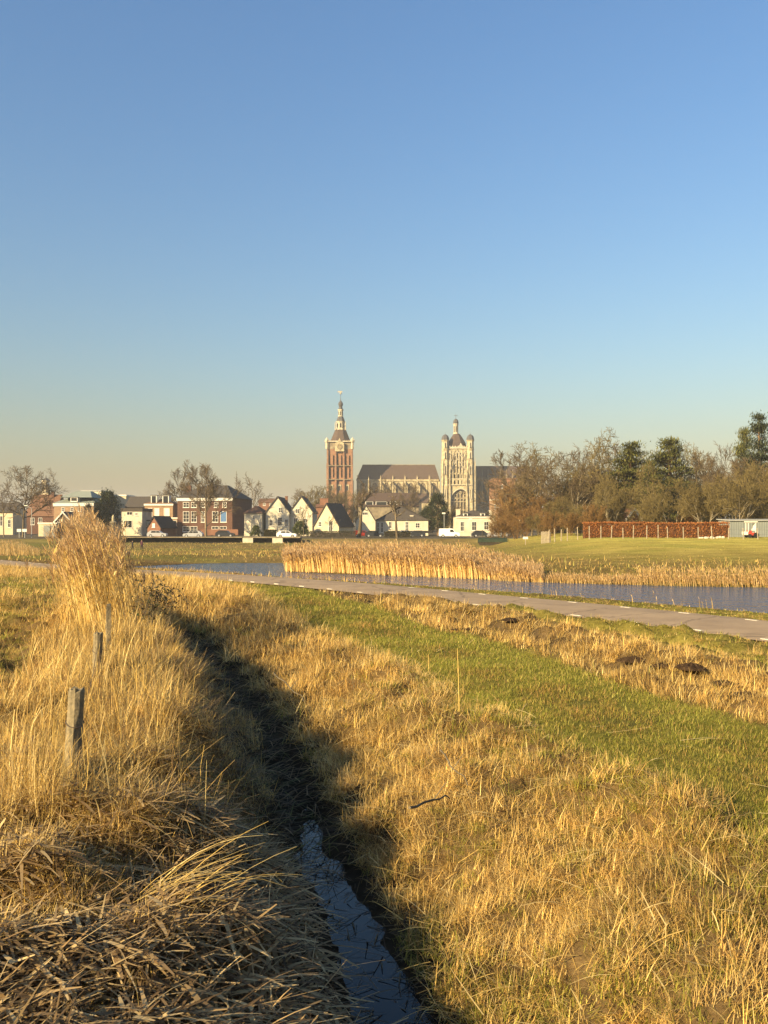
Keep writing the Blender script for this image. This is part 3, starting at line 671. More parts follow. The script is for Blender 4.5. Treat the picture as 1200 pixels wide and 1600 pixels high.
# dense reed bed across the pond
n = 10000
q = U(0, 1, n); u = 446 + (850 - 446) * q ** 1.08
front = np.interp(u, [440, 600, 750, 800, 850], [55.7, 51.6, 48.1, 46.7, 45.5]); dep = rng.exponential(4.5, n).clip(0, 16) * np.interp(u, [445, 700, 790, 850], [1, 1, 0.5, 0.25])
y = front + 0.1 + dep; x = X_(u, y) + dep * 0.0
keep = (pond_sd(x, y) > -0.55); x, y, u = x[keep], y[keep], u[keep]; n = len(x)
H = U(0.80, 1.36, n) * np.interp(u, [445, 460, 690, 770, 850], [0.85, 1.0, 1.0, 0.66, 0.36]) * (0.62 + 0.76 * fbm(x * 0.7, y * 0.7, 17))
stuff('reed_bed', reeds(x, y, np.maximum(hz(x, y), W_POND - 0.05), H, WEST, 0.06, 0.028, 2, 1.2, cset=[(0.84, 0.58, 0.22), (0.76, 0.50, 0.17), (0.86, 0.64, 0.29)], plume_n=5), 'dense golden reed bed on the far pond shore', 'reeds')
# fringe along the far right shore, sparse stalks on the near shore and a low bed at the far left
xs, ys, hs = [], [], []
n = 3200; u = U(780, 1260, n); yy = np.interp(u, [780, 900, 1050, 1200, 1260], [46.8, 44.8, 43.0, 42.0, 41.8]) + np.abs(rng.normal(0, 0.55, n)); xs.append(X_(u, yy)); ys.append(yy)
hs.append(U(0.17, 0.42, n) * (0.7 + 0.6 * fbm(xs[0] * 0.9, yy * 0.3, 19)) * np.where(rng.uniform(0, 1, n) < 0.05, 1.8, 1))
n = 46; u = U(300, 1250, n); yy = np.interp(u, [300, 375, 450, 700, 900, 1050, 1200, 1260], [58.0, 54.4, 49.3, 41.4, 36.2, 32.4, 29.2, 28.2]) - np.abs(rng.normal(0, 0.35, n)); xs.append(X_(u, yy)); ys.append(yy); hs.append(U(0.15, 0.45, n) * np.where(rng.uniform(0, 1, n) < 0.06, 2.0, 1))
n = 1500; u = U(-120, 62, n); yy = 74 + np.abs(rng.normal(0, 5, n)); xs.append(X_(u, yy)); ys.append(yy); hs.append(U(0.6, 1.35, n) * np.interp(u, [-100, 30, 62], [1, 1, 0.4]))
x, y, H = [np.concatenate(a) for a in (xs, ys, hs)]
stuff('shore_reeds', reeds(x, y, np.maximum(hz(x, y), W_POND - 0.05), H, WEST, 0.08, 0.022, 2, 0.6, cset=[(0.58, 0.39, 0.15), (0.50, 0.32, 0.11), (0.60, 0.44, 0.20)], plume_n=2), 'low straw coloured reeds fringing the pond shores', 'reeds')
# --- fallen reed litter on the left bank
def litter(n, s0, s1, t0, t1, H, W, azm, azs, cols, lift=0.06, lean0=1.25, wt=None):
    t = U(t0, t1, n); s = U(s0, s1, n); x, y = xy(s, t)
    s = s + dshift(t); x, y = xy(s, t)
    z = np.maximum(hz(x, y), W_DITCH - 0.02) + U(0.0, lift, n)
    return blades(np.stack([x, y, z], -1), U(*H, n), U(*W, n), azm + rng.normal(0, azs, n), lean0 + rng.normal(0, 0.18, n), rng.normal(0.25, 0.2, n), pal(n, cols, wt, 0.2), seg=3, tip=0.35, twist=U(1.0, 2.2, n))
LC = [(0.42, 0.285, 0.13), (0.55, 0.40, 0.19), (0.27, 0.175, 0.08), (0.13, 0.085, 0.042)]
parts = [litter(5200, -0.9, 1.42, 2.2, 7.4, (0.10, 0.40), (0.012, 0.034), -0.85, 0.6, LC, 0.08, 1.48),
         litter(5500, -1.1, 1.42, 2.2, 7.6, (0.05, 0.17), (0.012, 0.034), 0.0, 2.2, LC, 0.13, 1.3),
         litter(4200, -0.9, 1.40, 2.2, 7.6, (0.08, 0.35), (0.006, 0.016), 0.2, 2.0, LC, 0.12, 1.35),
         litter(260, -0.9, 1.2, 2.2, 8.0, (0.3, 0.55), (0.005, 0.010), 0.3, 1.6, LC, 0.12, 1.4),
         litter(5200, 0.3, 2.15, 7.4, 23, (0.12, 0.42), (0.006, 0.018), -0.3, 1.2, [(0.28, 0.19, 0.09), (0.18, 0.12, 0.06), (0.10, 0.07, 0.035), (0.12, 0.12, 0.03)], 0.08, 1.35),
         litter(46, 4.4, 7.2, 4.0, 18, (0.15, 0.5), (0.008, 0.016), 0.3, 0.6, [C_PALE, (0.8, 0.62, 0.3)], 0.03, 1.54),
         litter(900, 1.40, 2.15, 3.0, 9.5, (0.08, 0.25), (0.005, 0.014), 0.0, 2.0, [(0.14, 0.10, 0.05), (0.07, 0.05, 0.03)], 0.03, 1.4),
         litter(1500, 2.05, 4.2, 2.5, 16, (0.12, 0.4), (0.005, 0.012), math.pi * 0.9, 1.4, [C_PALE, C_GOLD, C_TAN], 0.14, 1.35)]
stuff('fallen_reeds', parts, 'brown heap of fallen flattened reeds on the left ditch bank', 'reed litter')
# arching dead stems on the crest
n = 2200; t = U(6.2, 17, n); s = rng.normal(0.0, 0.42, n); x, y = xy(s, t)
parts = [blades(np.stack([x, y, hz(x, y)], -1), U(0.3, 0.75, n), U(0.004, 0.009, n), U(-3.14, 3.14, n), U(0.1, 0.9, n), rng.normal(0.8, 0.9, n), pal(n, [C_PALE, C_GOLD, C_TAN, C_BRN], [2, 3, 3, 2]), seg=4, tip=0.4)]
n = 900; t = U(6.35, 7.3, n); s = rng.normal(-0.42, 0.17, n); x, y = xy(s, t)
parts.append(blades(np.stack([x, y, hz(x, y)], -1), U(0.3, 0.62, n), U(0.003, 0.006, n), U(-3.14, 3.14, n), U(0.1, 0.7, n), rng.normal(0.5, 0.7, n), pal(n, [C_PALE, C_GOLD, C_TAN, C_BRN], [3, 4, 3, 1]), seg=4, tip=0.3))
n = 5200; t = 6.0 + 11 * U(0, 1, n) ** 1.2; s = U(-0.1, 1.25, n) + dshift(t); x, y = xy(s, t)
parts.append(blades(np.stack([x, y, hz(x, y)], -1), U(0.12, 0.42, n) * (0.5 + fbm(x * 1.9, y * 1.9, 58)), U(0.003, 0.007, n) * np.clip(t / 8, 0.9, 2), U(-3.14, 3.14, n), U(0.1, 1.2, n), U(0.1, 2.0, n), pal(n, [(0.26, 0.18, 0.09), (0.16, 0.11, 0.06), (0.40, 0.29, 0.14), (0.10, 0.075, 0.045)], None, 0.25), seg=4, tip=0.4))
n = 30; t = rng.normal(5.3, 0.14, n); s = rng.normal(0.35, 0.10, n); x, y = xy(s, t)
parts.append(blades(np.stack([x, y, hz(x, y) + 0.12], -1), U(0.4, 0.75, n), U(0.006, 0.013, n), rng.normal(0.12, 0.35, n), U(0.75, 1.15, n), U(0.3, 1.1, n), pal(n, [C_PALE, C_GOLD]), seg=5, tip=0.4))
n = 22; t = U(3.0, 4.6, n); s = rng.normal(-0.85, 0.12, n); x, y = xy(s, t)
parts.append(blades(np.stack([x, y, hz(x, y)], -1), U(0.5, 1.0, n), U(0.006, 0.012, n), rng.normal(1.2, 0.7, n), U(0.05, 0.35, n), U(0.0, 0.4, n), pal(n, [C_PALE, C_GOLD, C_TAN]), seg=4, tip=0.4))
n = 9000; t = 4.9 + 12 * U(0, 1, n) ** 1.2; s = rng.normal(0.0, 0.36, n) + 0.03 * (t - 5); x, y = xy(s, t); lump = fbm(x * 2.2, y * 2.2, 57)
parts.append(blades(np.stack([x, y, hz(x, y)], -1), U(0.18, 0.56, n) * (0.5 + 0.8 * lump) * np.interp(t, [4.9, 6, 7, 8.5, 12], [0.40, 0.48, 0.68, 0.90, 1.10]), U(0.003, 0.006, n) * np.clip(t / 8, 0.9, 2), U(-3.14, 3.14, n), U(0.25, 1.25, n), rng.normal(0.5, 0.9, n), pal(n, [C_PALE, C_GOLD, C_TAN, C_BRN], [3, 4, 3, 1.6]), seg=4, tip=0.3))
n = 16; t = U(9.5, 13.5, n); s = U(3.4, 4.3, n); x, y = xy(s, t)
parts.append(blades(np.stack([x, y, hz(x, y)], -1), U(0.5, 1.1, n), U(0.006, 0.010, n), rng.normal(2.6, 0.5, n), U(0.0, 0.2, n), U(0.0, 0.3, n), pal(n, [C_PALE, C_GOLD]), seg=4, tip=0.4))
stuff('dead_stems', parts, 'arching dead weed stems tangled along the left bank crest', 'weeds')

# ------------------------------------------------------------------ town: helpers
ZT = -0.8
def window(parent, x, z, w, h, y, panem='glass', framem='white_paint', nx=2, nz=2, fr=0.09, name='window', proud=0.07):
    """frame ring with glazing bars, pane as its child; front face towards -y"""
    mb = MB()
    mb.box(x - w / 2, x - w / 2 + fr, y - proud, y + 0.02, z, z + h); mb.box(x + w / 2 - fr, x + w / 2, y - proud, y + 0.02, z, z + h)
    mb.box(x - w / 2 + fr, x + w / 2 - fr, y - proud, y + 0.02, z, z + fr); mb.box(x - w / 2 + fr, x + w / 2 - fr, y - proud, y + 0.02, z + h - fr, z + h)
    for i in range(1, nx): mb.box(x - w / 2 + w * i / nx - 0.03, x - w / 2 + w * i / nx + 0.03, y - proud + 0.015, y + 0.015, z + fr, z + h - fr)
    for i in range(1, nz): mb.box(x - w / 2 + fr, x + w / 2 - fr, y - proud + 0.02, y + 0.012, z + h * i / nz - 0.03, z + h * i / nz + 0.03)
    mb.box(x - w / 2 - 0.08, x + w / 2 + 0.08, y - proud - 0.07, y + 0.01, z - 0.09, z)
    f = mb.build(name, M[framem], parent)
    MB().box(x - w / 2 + fr, x + w / 2 - fr, y - 0.012, y + 0.004, z + fr, z + h - fr).build('pane', M[panem], f)
    return f
def door(parent, x, z, w, h, y, matn='roof_dark'):
    f = MB().box(x - w / 2, x + w / 2, y - 0.06, y + 0.01, z, z + h).build('door', M[matn], parent)
    MB().box(x + w / 2 - 0.2, x + w / 2 - 0.12, y - 0.12, y - 0.06, z + h * 0.45, z + h * 0.5).build('handle', M['steel_grey'], f)
def house(name, label, cat, u0, u1, ve, vr, D, dep, kind, wallm, roofm, rz=0.0, wins=(), chim=(), dorm=(), cornice=None, group=None, over=0.35, gable_trim=None, zt=None, hipin=None):
    k = D / F; w = (u1 - u0) * k; zt = ZT if zt is None else zt
    e = empty(name, (X_(0.5 * (u0 + u1), D), D, zt), rz); tag(e, label, cat, group)
    he = Z_(ve, D) - zt; hr = Z_(vr, D) - zt
    mb = MB()
    if kind == 'front':      # gable towards the viewer
        mb.xz([(-w / 2, -1), (w / 2, -1), (w / 2, he), (0, hr), (-w / 2, he)], 0, dep)
        wl_ = mb.build('wall', M[wallm], e)
        th = 0.18; dx, dz = w / 2, hr - he; L_ = math.hypot(dx, dz); nxv, nzv = dz / L_ * th, dx / L_ * th; ov = over
        rb = MB()
        for sg in (-1, 1):
            lo = (sg * (dx + ov * dx / L_), he - ov * dz / L_)
            rb.xz([lo, (0, hr), (0, hr + th * L_ / dx), (lo[0] + sg * nxv, lo[1] + nzv)][::sg], -0.25, dep + 0.25)
        rf = rb.build('roof', M[roofm], e)
        if gable_trim:
            tb = MB()
            for sg in (-1, 1):
                lo = (sg * (dx + ov * dx / L_), he - ov * dz / L_)
                tb.xz([(lo[0], lo[1] - 0.1), (0, hr - 0.1), (0, hr + 0.3), (lo[0] + sg * nxv, lo[1] + nzv + 0.06)][::sg], -0.36, -0.255)
            tb.build('bargeboard', M[gable_trim], rf)
    elif kind == 'side':
        mb.yz([(0, -1), (dep, -1), (dep, he), (dep / 2, hr), (0, he)], -w / 2, w / 2)
        wl_ = mb.build('wall', M[wallm], e)
        th = 0.18; dy, dz = dep / 2, hr - he; L_ = math.hypot(dy, dz); rb = MB(); ov = over
        lo = (-ov * dy / L_, he - ov * dz / L_); lb = (dep - lo[0], lo[1]); nyv, nzv = dz / L_ * th, dy / L_ * th
        rb.yz([lo, (dy, hr), (dy, hr + th * L_ / dy), (lo[0] - nyv, lo[1] + nzv)], -w / 2 - 0.2, w / 2 + 0.2)
        rb.yz([(dy, hr), lb, (lb[0] + nyv, lb[1] + nzv), (dy, hr + th * L_ / dy)], -w / 2 - 0.2, w / 2 + 0.2)
        rf = rb.build('roof', M[roofm], e)
    elif kind == 'hip':
        mb.box(-w / 2, w / 2, 0, dep, -1, he); wl_ = mb.build('wall', M[wallm], e)
        ix = min(w, dep) * 0.45 if hipin is None else hipin
        rf = MB().hip(-w / 2 - over, w / 2 + over, -over, dep + over, he + 0.003, hr, ix + over, dep * 0.46 + over).build('roof', M[roofm], e)
    else:                    # flat
        mb.box(-w / 2, w / 2, 0, dep, -1, he); wl_ = mb.build('wall', M[wallm], e)
        rf = MB().box(-w / 2 - 0.15, w / 2 + 0.15, -0.15, dep + 0.15, he, hr).build('roof', M[roofm], e)
    if cornice:
        MB().box(-w / 2 - 0.15, w / 2 + 0.15, -0.28, -0.003, he - cornice, he - 0.004).build('cornice', M['white_paint'], e)
    uc = 0.5 * (u0 + u1)
    for wn_ in wins:
        a, b, c, d = wn_[:4]; opt = wn_[4] if len(wn_) > 4 else {}
        window(e, (0.5 * (a + b) - uc) * k, Z_(d, D) - zt, (b - a) * k, (d - c) * k, 0, **opt)
    for (a, b, c, d, yy, mm) in chim:
        mbc = MB().box((a - uc) * k, (b - uc) * k, yy, yy + max(0.7, (b - a) * k * 0.7), Z_(d, D) - zt - 1.0, Z_(c, D) - zt)
        mbc.box((a - uc) * k - 0.08, (b - uc) * k + 0.08, yy - 0.08, yy + max(0.7, (b - a) * k * 0.7) + 0.08, Z_(c, D) - zt, Z_(c, D) - zt + 0.15)
        mbc.build('chimney', M[mm], e)
    for (a, b, c, d, yy) in dorm:
        x0, x1, z0, z1 = (a - uc) * k, (b - uc) * k, Z_(d, D) - zt, Z_(c, D) - zt
        db = MB().box(x0, x1, yy, yy + 2.2, z0, z1).build('dormer', M['white_paint'], rf)
        MB().box(x0 - 0.12, x1 + 0.12, yy - 0.15, yy + 2.2, z1 + 0.002, z1 + 0.14).build('dormer_roof', M['roof_lead'], rf)
        MB().box(x0 + 0.2, x1 - 0.2, yy - 0.02, yy + 0.02, z0 + 0.25, z1 - 0.15).build('dormer_pane', M['glass'], rf)
    return e
bl = dict(panem='blind', nx=1, nz=1)
# --- far left
house('cream_house', 'cream plastered house with dark roof at the far left edge', 'house', -22, 20, 800, 786, 232, 9, 'side', 'cream_wall', 'roof_dark', wins=[(-2, 4, 806, 822), (12, 17, 812, 824), (-14, -8, 806, 822)])
house('brown_roof_house', 'house with steep red brown tiled roof behind the bare tree', 'house', 40, 84, 806, 773, 250, 12, 'side', 'brick_dark', 'roof_brown', wins=[(48, 54, 809, 820), (60, 66, 809, 820)], chim=[(70, 74, 768, 776, 5, 'brick_dark')])
# small lantern tower
D = 420; k = D / F; e = empty('lantern_tower', (X_(69.5, D), D, ZT)); tag(e, 'small cream church lantern tower with a dark cap above brown roof', 'tower')
MB().box(-6 * k, 6 * k, 0, 12 * k, -1, Z_(770, D) - ZT).build('tower_shaft', M['cream_wall'], e)
MB().lathe(0, 6 * k, [(6.2 * k, Z_(770, D) - ZT), (6.2 * k, Z_(767, D) - ZT), (5 * k, Z_(767, D) - ZT), (5 * k, Z_(753, D) - ZT), (6.4 * k, Z_(752, D) - ZT), (6.4 * k, Z_(750.5, D) - ZT)], 8).build('lantern', M['cream_wall'], e)
MB().lathe(0, 6 * k, [(6 * k, Z_(750.4, D) - ZT), (4.5 * k, Z_(748.5, D) - ZT), (1 * k, Z_(747, D) - ZT), (0.2 * k, Z_(742, D) - ZT)], 8).build('cap', M['roof_lead'], e)
for i in range(3):
    a = math.pi / 8 + math.pi * (9 + 2 * i) / 8 - math.pi / 8
    cx, cy = 4.75 * k * math.cos(a), 6 * k + 4.75 * k * math.sin(a)
    MB().lathe(cx, cy, [(1.1 * k, Z_(764, D) - ZT), (1.1 * k, Z_(757, D) - ZT), (0.4 * k, Z_(755, D) - ZT)], 6).build('opening', M['void'], e)
house('gambrel_hall', 'large hall with grey green gambrel roof and orange brick wall', 'building', 84, 146, 786, 777, 246, 16, 'hip', 'brick_tan', 'roof_green', hipin=1.6, wins=[(96, 101, 793, 799), (110, 115, 793, 799), (122, 127, 793, 799)], cornice=0.9, dorm=[(109, 120, 777, 784, 0.6)])
hall = [o for o in bpy.data.objects if o.name == 'gambrel_hall'][0]; k = 246 / F
MB().hip(-24 * k, 26 * k, 1.2, 14.8, Z_(777, 246) - ZT + 0.003, Z_(766, 246) - ZT, 13 * k, 6.0).build('upper_roof', M['roof_green'], hall)
house('white_flat_block', 'white flat roofed block rising behind the green roofed hall', 'building', 126, 158, 768, 766, 275, 12, 'flat', 'white_wall', 'steel_grey')
house('pale_flat_block', 'pale flat roofed block behind the dark evergreen trees', 'building', 172, 197, 775, 773, 285, 10, 'flat', 'cream_wall', 'white_paint')
house('dark_roof_terrace', 'low terrace with plain dark roof behind the white house', 'building', 196, 236, 792, 776, 262, 10, 'side', 'brick_dark', 'roof_dark')
house('black_gable_house', 'black gabled house with white bargeboards and flat garage wing', 'house', 79, 118, 823, 801, 205, 9, 'front', 'roof_dark', 'roof_black', wins=[(90, 97, 812, 820)], gable_trim='white_paint')
g0 = house('garage', 'low flat garage with pale grey door next to the black gable', 'garage', 60, 88, 818.5, 816.5, 203, 6, 'flat', 'cream_wall', 'white_paint')
k = 203 / F; MB().box(-6 * k, 13 * k, -0.05, 0.01, 0.0, Z_(821, 203) - ZT).build('door', M['shed_grey'], g0)
house('white_house', 'narrow white house with one big dark shop window', 'house', 190, 222, 799, 794, 212, 9, 'flat', 'white_wall', 'roof_dark', wins=[(193.5, 206.5, 813, 825, dict(nx=2, nz=1)), (198, 207, 799.5, 805, dict(nx=2, nz=1)), (211, 215, 801, 806)])
house('white_wing', 'low white wing linking the white house and brick house', 'building', 222.5, 238, 814, 812.5, 216, 6, 'flat', 'white_wall', 'roof_dark', wins=[(225, 228, 816, 822), (231, 234, 816, 822)])
house('brick_house', 'tan brick house with two white dormers and pale window blinds', 'house', 226, 270, 787, 779, 226, 9, 'hip', 'brick_tan', 'roof_brown', wins=[(231, 238, 794, 807, bl), (241, 249, 794, 807, bl), (256, 265, 794, 809, bl)], cornice=0.5, dorm=[(235, 244, 774, 787, 0.5), (253, 263, 774, 787, 0.5)])
house('brick_annex', 'low brick annex with white cornice beside the dark brick house', 'house', 263, 277, 810.5, 808.5, 220, 7, 'flat', 'brick_tan', 'white_paint', wins=[(268, 276, 813, 823, dict(nx=2, nz=1))])
house('small_brick_gable', 'small brown brick gable house with black roof and one white window', 'house', 229, 252, 824, 808, 200, 7, 'front', 'brick_red', 'roof_black', rz=R(-16), wins=[(237.5, 242.5, 818, 824, dict(panem='white_paint'))])
r1 = [(285, 295, 784.5, 793), (298, 307, 784.5, 793), (314, 320, 784.5, 793), (335, 341.5, 784.5, 793), (348.5, 355, 784.5, 793)]
r2 = [(285, 295, 799, 816, dict(nz=3)), (298, 307, 799, 816, dict(nz=3)), (314, 320, 799, 816, dict(nz=3)), (332, 341.5, 799, 816, dict(nz=3)), (345, 355, 799, 816, dict(panem='glass_blue', nx=1, nz=1))]
r3 = [(284.5, 295.5, 822.5, 831), (297, 308, 822.5, 831), (331, 342, 822.5, 831), (344, 355, 822.5, 831)]
house('dark_brick_house', 'large dark brick house with white windows, white cornice and black hipped roof', 'house', 276, 364, 778, 756, 215, 19, 'hip', 'brick_dark', 'roof_dark', rz=R(-6), wins=r1 + r2 + r3, chim=[(280, 287, 758, 768, 5, 'brick_dark')], cornice=0.75, hipin=3.8)
house('brick_roofs_house', 'far red brick house showing between black roof and white gables', 'house', 404, 434, 785, 779, 300, 10, 'side', 'brick_red', 'roof_brown', wins=[(411, 415, 786, 790), (421, 425, 786, 790)])
house('white_annex', 'small white annex with brown hipped roof by the black house', 'house', 381, 409, 802, 790, 207, 7, 'hip', 'white_wall', 'roof_brown', wins=[(394, 398, 806, 812)], rz=R(-8))
house('white_twin_gable_house', 'white gabled house, the wider of two joined white gables', 'house', 415, 452, 801, 777, 208, 15, 'front', 'white_wall', 'roof_dark', wins=[(435, 441, 793, 801), (434, 441, 808, 822), (421, 426, 812, 822), (445, 450, 811, 823)], chim=[(441, 445, 775, 782, 6, 'brick_red')])
house('white_narrow_gable_house', 'white gabled house with narrow steep gable joined on its left', 'house', 452.5, 488, 800, 776, 209, 15, 'front', 'white_wall', 'roof_dark', wins=[(461.5, 468, 795, 802), (459, 465, 809, 822), (474, 480, 810, 822)], chim=[(471, 475, 776, 784, 7, 'brick_red')])
house('brick_chimney_house', 'brick house with broad chimney stack behind the white gables', 'house', 494, 536, 792, 788, 240, 8, 'side', 'brick_red', 'roof_brown', chim=[(499, 512, 779, 790, 2.0, 'brick_red')])
house('white_gable_house', 'cream white gable house with long dark roof and two tall windows', 'house', 489, 531, 822, 788, 203, 9, 'front', 'cream_wall', 'roof_dark', rz=R(-20), wins=[(496, 502, 815, 823), (514, 521, 814, 830)])
house('long_white_house', 'long low white house with wide dark hipped roof', 'house', 587, 669, 813, 791, 214, 10, 'hip', 'white_wall', 'roof_dark', hipin=7.0, wins=[(589, 593, 816, 832), (595, 599, 816, 832), (607, 612, 815, 826), (633, 638, 815, 830, dict(nz=3)), (649, 656, 817, 825)], chim=[(641, 646, 806, 815, 1.0, 'white_wall')])
house('white_end_gable', 'plain white end gable joined to the long low white house', 'house', 556, 586.5, 815, 790, 211, 12, 'front', 'white_wall', 'roof_dark', wins=[(566, 575, 800, 805, dict(nx=3, nz=1))])
house('dormer_terrace', 'grey brown roofed terrace with a row of white dormers before the cathedral', 'building', 560, 654, 791, 770, 300, 14, 'side', 'stone_dark', 'roof_slate', dorm=[(571, 583, 783.5, 790, 0.4), (587, 605, 783.5, 790, 0.4), (609, 620, 783.5, 790, 0.4), (621, 627, 783.5, 790, 0.4)])
house('white_dormer_house', 'white two storey house with dark roof and two small dormers', 'house', 713, 772, 807, 797, 206, 9, 'hip', 'white_wall', 'roof_dark', wins=[(719, 725, 815, 830), (737, 744.5, 815, 829), (756, 763.5, 815, 828)], dorm=[(724, 731, 802, 808.5, 0.2), (751, 758, 802, 808.5, 0.2)], chim=[(713.5, 720, 796, 803, 1.5, 'white_wall'), (767, 771, 798, 803, 3, 'white_wall')], cornice=0.3)
house('tall_brick_building', 'tall orange brick building with flat top right of the cathedral', 'building', 772, 806, 749, 747, 300, 14, 'flat', 'brick_orange', 'roof_brown', wins=[(783, 786, 757, 763), (791, 794, 757, 763)])
house('peach_house', 'narrow peach coloured house front below the tall brick building', 'house', 769, 781, 782, 780, 290, 6, 'flat', 'brick_tan', 'cream_wall', wins=[(772, 775, 788, 796), (776.5, 779, 788, 796)])
house('garden_brick_hut', 'small brown hut with pointed gable behind the copper hedge', 'hut', 979, 1001, 812, 796, 112, 3, 'front', 'brick_red', 'roof_brown', zt=0.6, over=0.2, gable_trim='white_paint')

# ------------------------------------------------------------------ cathedral
D = 520.0; k = D / F; Y0 = D
cat = empty('cathedral', (X_(640, D), D, ZT)); tag(cat, 'gothic cathedral with brick west tower, long nave and ornate pale transept', 'cathedral')
OFF = (X_(640, D), D, ZT)
def cu(u): return X_(u, D)
def cv(v): return Z_(v, D)
def cbuild(mb, name, m, parent): return mb.build(name, M[m], parent, OFF)
# west tower: buttressed brick shaft with two tiers of paired lancets
ty0, ty1 = Y0 + 2, Y0 + 2 + 40 * k
mb = MB()
mb.box(cu(510), cu(551), ty0 + 0.6, ty1, -1.5, cv(749))
xs_ = [511.5, 524.3, 537.0, 549.5]
for i in range(3):
    a, b = xs_[i], xs_[i + 1]; c = 0.5 * (a + b)
    for (vb, vt) in ((746, 728), (726.5, 709)):
        wv = 2.7; segs = [(a, c), (c, b)]
        for (p, q) in segs:
            m_ = 0.5 * (p + q); h = 1.2
            mb.archwall(cu(p), cu(q), cv(vb), cv(vt), cu(m_ - h), cu(m_ + h), cv(vt + 5.5), cv(vt + 1.4), ty0 + 0.5, ty0 + 1.6, n=4)
    mb.box(cu(a), cu(b), ty0 + 0.5, ty0 + 1.6, cv(749), cv(746)); mb.box(cu(a), cu(b), ty0 + 0.5, ty0 + 1.6, cv(728), cv(726.5)); mb.box(cu(a), cu(b), ty0 + 0.5, ty0 + 1.6, cv(709), cv(701))
mb.box(cu(511), cu(550), ty0 + 3.5, ty1 - 0.2, cv(749), cv(701))
mb.box(cu(511), cu(512), ty0 + 1.0, ty1, cv(749), cv(701)); mb.box(cu(549), cu(550), ty0 + 1.0, ty1, cv(749), cv(701))
tower = cbuild(mb, 'west_tower', 'brick_orange', cat)
mb = MB()
for i in range(3):
    a, b = xs_[i], xs_[i + 1]; mb.box(cu(a), cu(b), ty0 + 2.2, ty0 + 2.4, cv(747), cv(708))
cbuild(mb, 'louvres', 'void', tower)
for u in xs_:
    mb = MB(); w = 1.7 if u in (xs_[0], xs_[-1]) else 1.25
    mb.box(cu(u - w), cu(u + w), ty0 - 0.9, ty0 + 0.498, -1.5, cv(725)); mb.box(cu(u - w * 0.75), cu(u + w * 0.75), ty0 - 0.5, ty0 + 0.497, cv(725), cv(702))
    mb.xz([(cu(u - w), cv(725)), (cu(u + w), cv(725)), (cu(u + w * .75), cv(723)), (cu(u - w * .75), cv(723))], ty0 - 0.88, ty0 - 0.5)
    cbuild(mb, 'buttress', 'brick_orange', tower)
for v in (749, 727.3): cbuild(MB().box(cu(509.2), cu(551.8), ty0 - 1.05, ty0 + 0.45, cv(v + 0.5), cv(v - 0.6)), 'string_course', 'stone_dark', tower)
for (a, b) in ((516, 519.5), (528, 532), (541, 544)): cbuild(MB().archwall(cu(a - 1), cu(b + 1), cv(766), cv(757), cu(a), cu(b), cv(761), cv(758.5), ty0 + 0.2, ty0 + 0.597, n=4), 'window_surround', 'stone', tower); cbuild(MB().box(cu(a), cu(b), ty0 + 0.45, ty0 + 0.58, cv(766), cv(759)), 'slit_window', 'void', tower)
cbuild(MB().box(cu(511), cu(550), ty0 + 0.4, ty1, cv(701), cv(690)), 'bell_stage', 'stone_dark', tower)
mb = MB().box(cu(509.5), cu(551.5), ty0 - 0.8, ty1 + 0.5, cv(690), cv(688.2))
for u in (510.5, 550.5): mb.lathe(cu(u), ty0 + 0.2, [(1.0, cv(701)), (1.0, cv(691)), (1.5, cv(690)), (1.5, cv(687)), (0.2, cv(683))], 6)
cbuild(mb, 'cornice', 'stone_white', tower)
ck = cbuild(MB().xz([(cu(523.5), cv(705)), (cu(537.5), cv(705)), (cu(537.5), cv(692)), (cu(533.5), cv(690)), (cu(530.5), cv(684.5)), (cu(527.5), cv(690)), (cu(523.5), cv(692))], ty0 - 1.6, ty0 - 0.2), 'clock_gable', 'stone', tower)
dial = []
for i in range(20): a = 2 * math.pi * i / 20; dial.append((cu(530.6) + 4.3 * k * math.cos(a), cv(697.6) + 4.3 * k * math.sin(a)))
ck2 = cbuild(MB().xz(dial, ty0 - 1.85, ty0 - 1.61), 'clock_face', 'stone_dark', tower)
mb = MB()
for i in range(12):
    a = 2 * math.pi * i / 12; mb.box(cu(530.6) + 3.4 * k * math.cos(a) - .12, cu(530.6) + 3.4 * k * math.cos(a) + .12, ty0 - 1.95, ty0 - 1.86, cv(697.6) + 3.4 * k * math.sin(a) - .12, cv(697.6) + 3.4 * k * math.sin(a) + .12)
mb.box(cu(530.6) - .1, cu(530.6) + .1, ty0 - 1.96, ty0 - 1.86, cv(697.6), cv(694.6)); mb.box(cu(530.6), cu(532.8), ty0 - 1.96, ty0 - 1.865, cv(697.6) - .1, cv(697.6) + .1)
cbuild(mb, 'clock_hands', 'gold', tower)
tcx, tcy = cu(531), ty0 + 20 * k
spire = cbuild(MB().lathe(tcx, tcy, [(19.0 * k, cv(688.1)), (15.6 * k, cv(684)), (9.4 * k, cv(669.5))], 8), 'spire_roof', 'roof_slate', cat)
prof = [(9.2, 669.4), (9.2, 667.5), (7.2, 667.3), (6.9, 657.5), (7.8, 656.8), (7.8, 655.6)]
cbuild(MB().lathe(tcx, tcy, [(r * k, cv(v)) for r, v in prof], 8), 'lower_lantern', 'stone_white', spire)
cbuild(MB().lathe(tcx, tcy, [(r * k, cv(v)) for r, v in [(7.0, 655.5), (6.6, 653), (5.2, 650), (4.4, 648)]], 8), 'lower_dome', 'roof_lead', spire)
cbuild(MB().lathe(tcx, tcy, [(r * k, cv(v)) for r, v in [(4.7, 647.9), (4.2, 647), (4.0, 638.5), (4.9, 637.8), (4.9, 636.6)]], 8), 'upper_lantern', 'stone_white', spire)
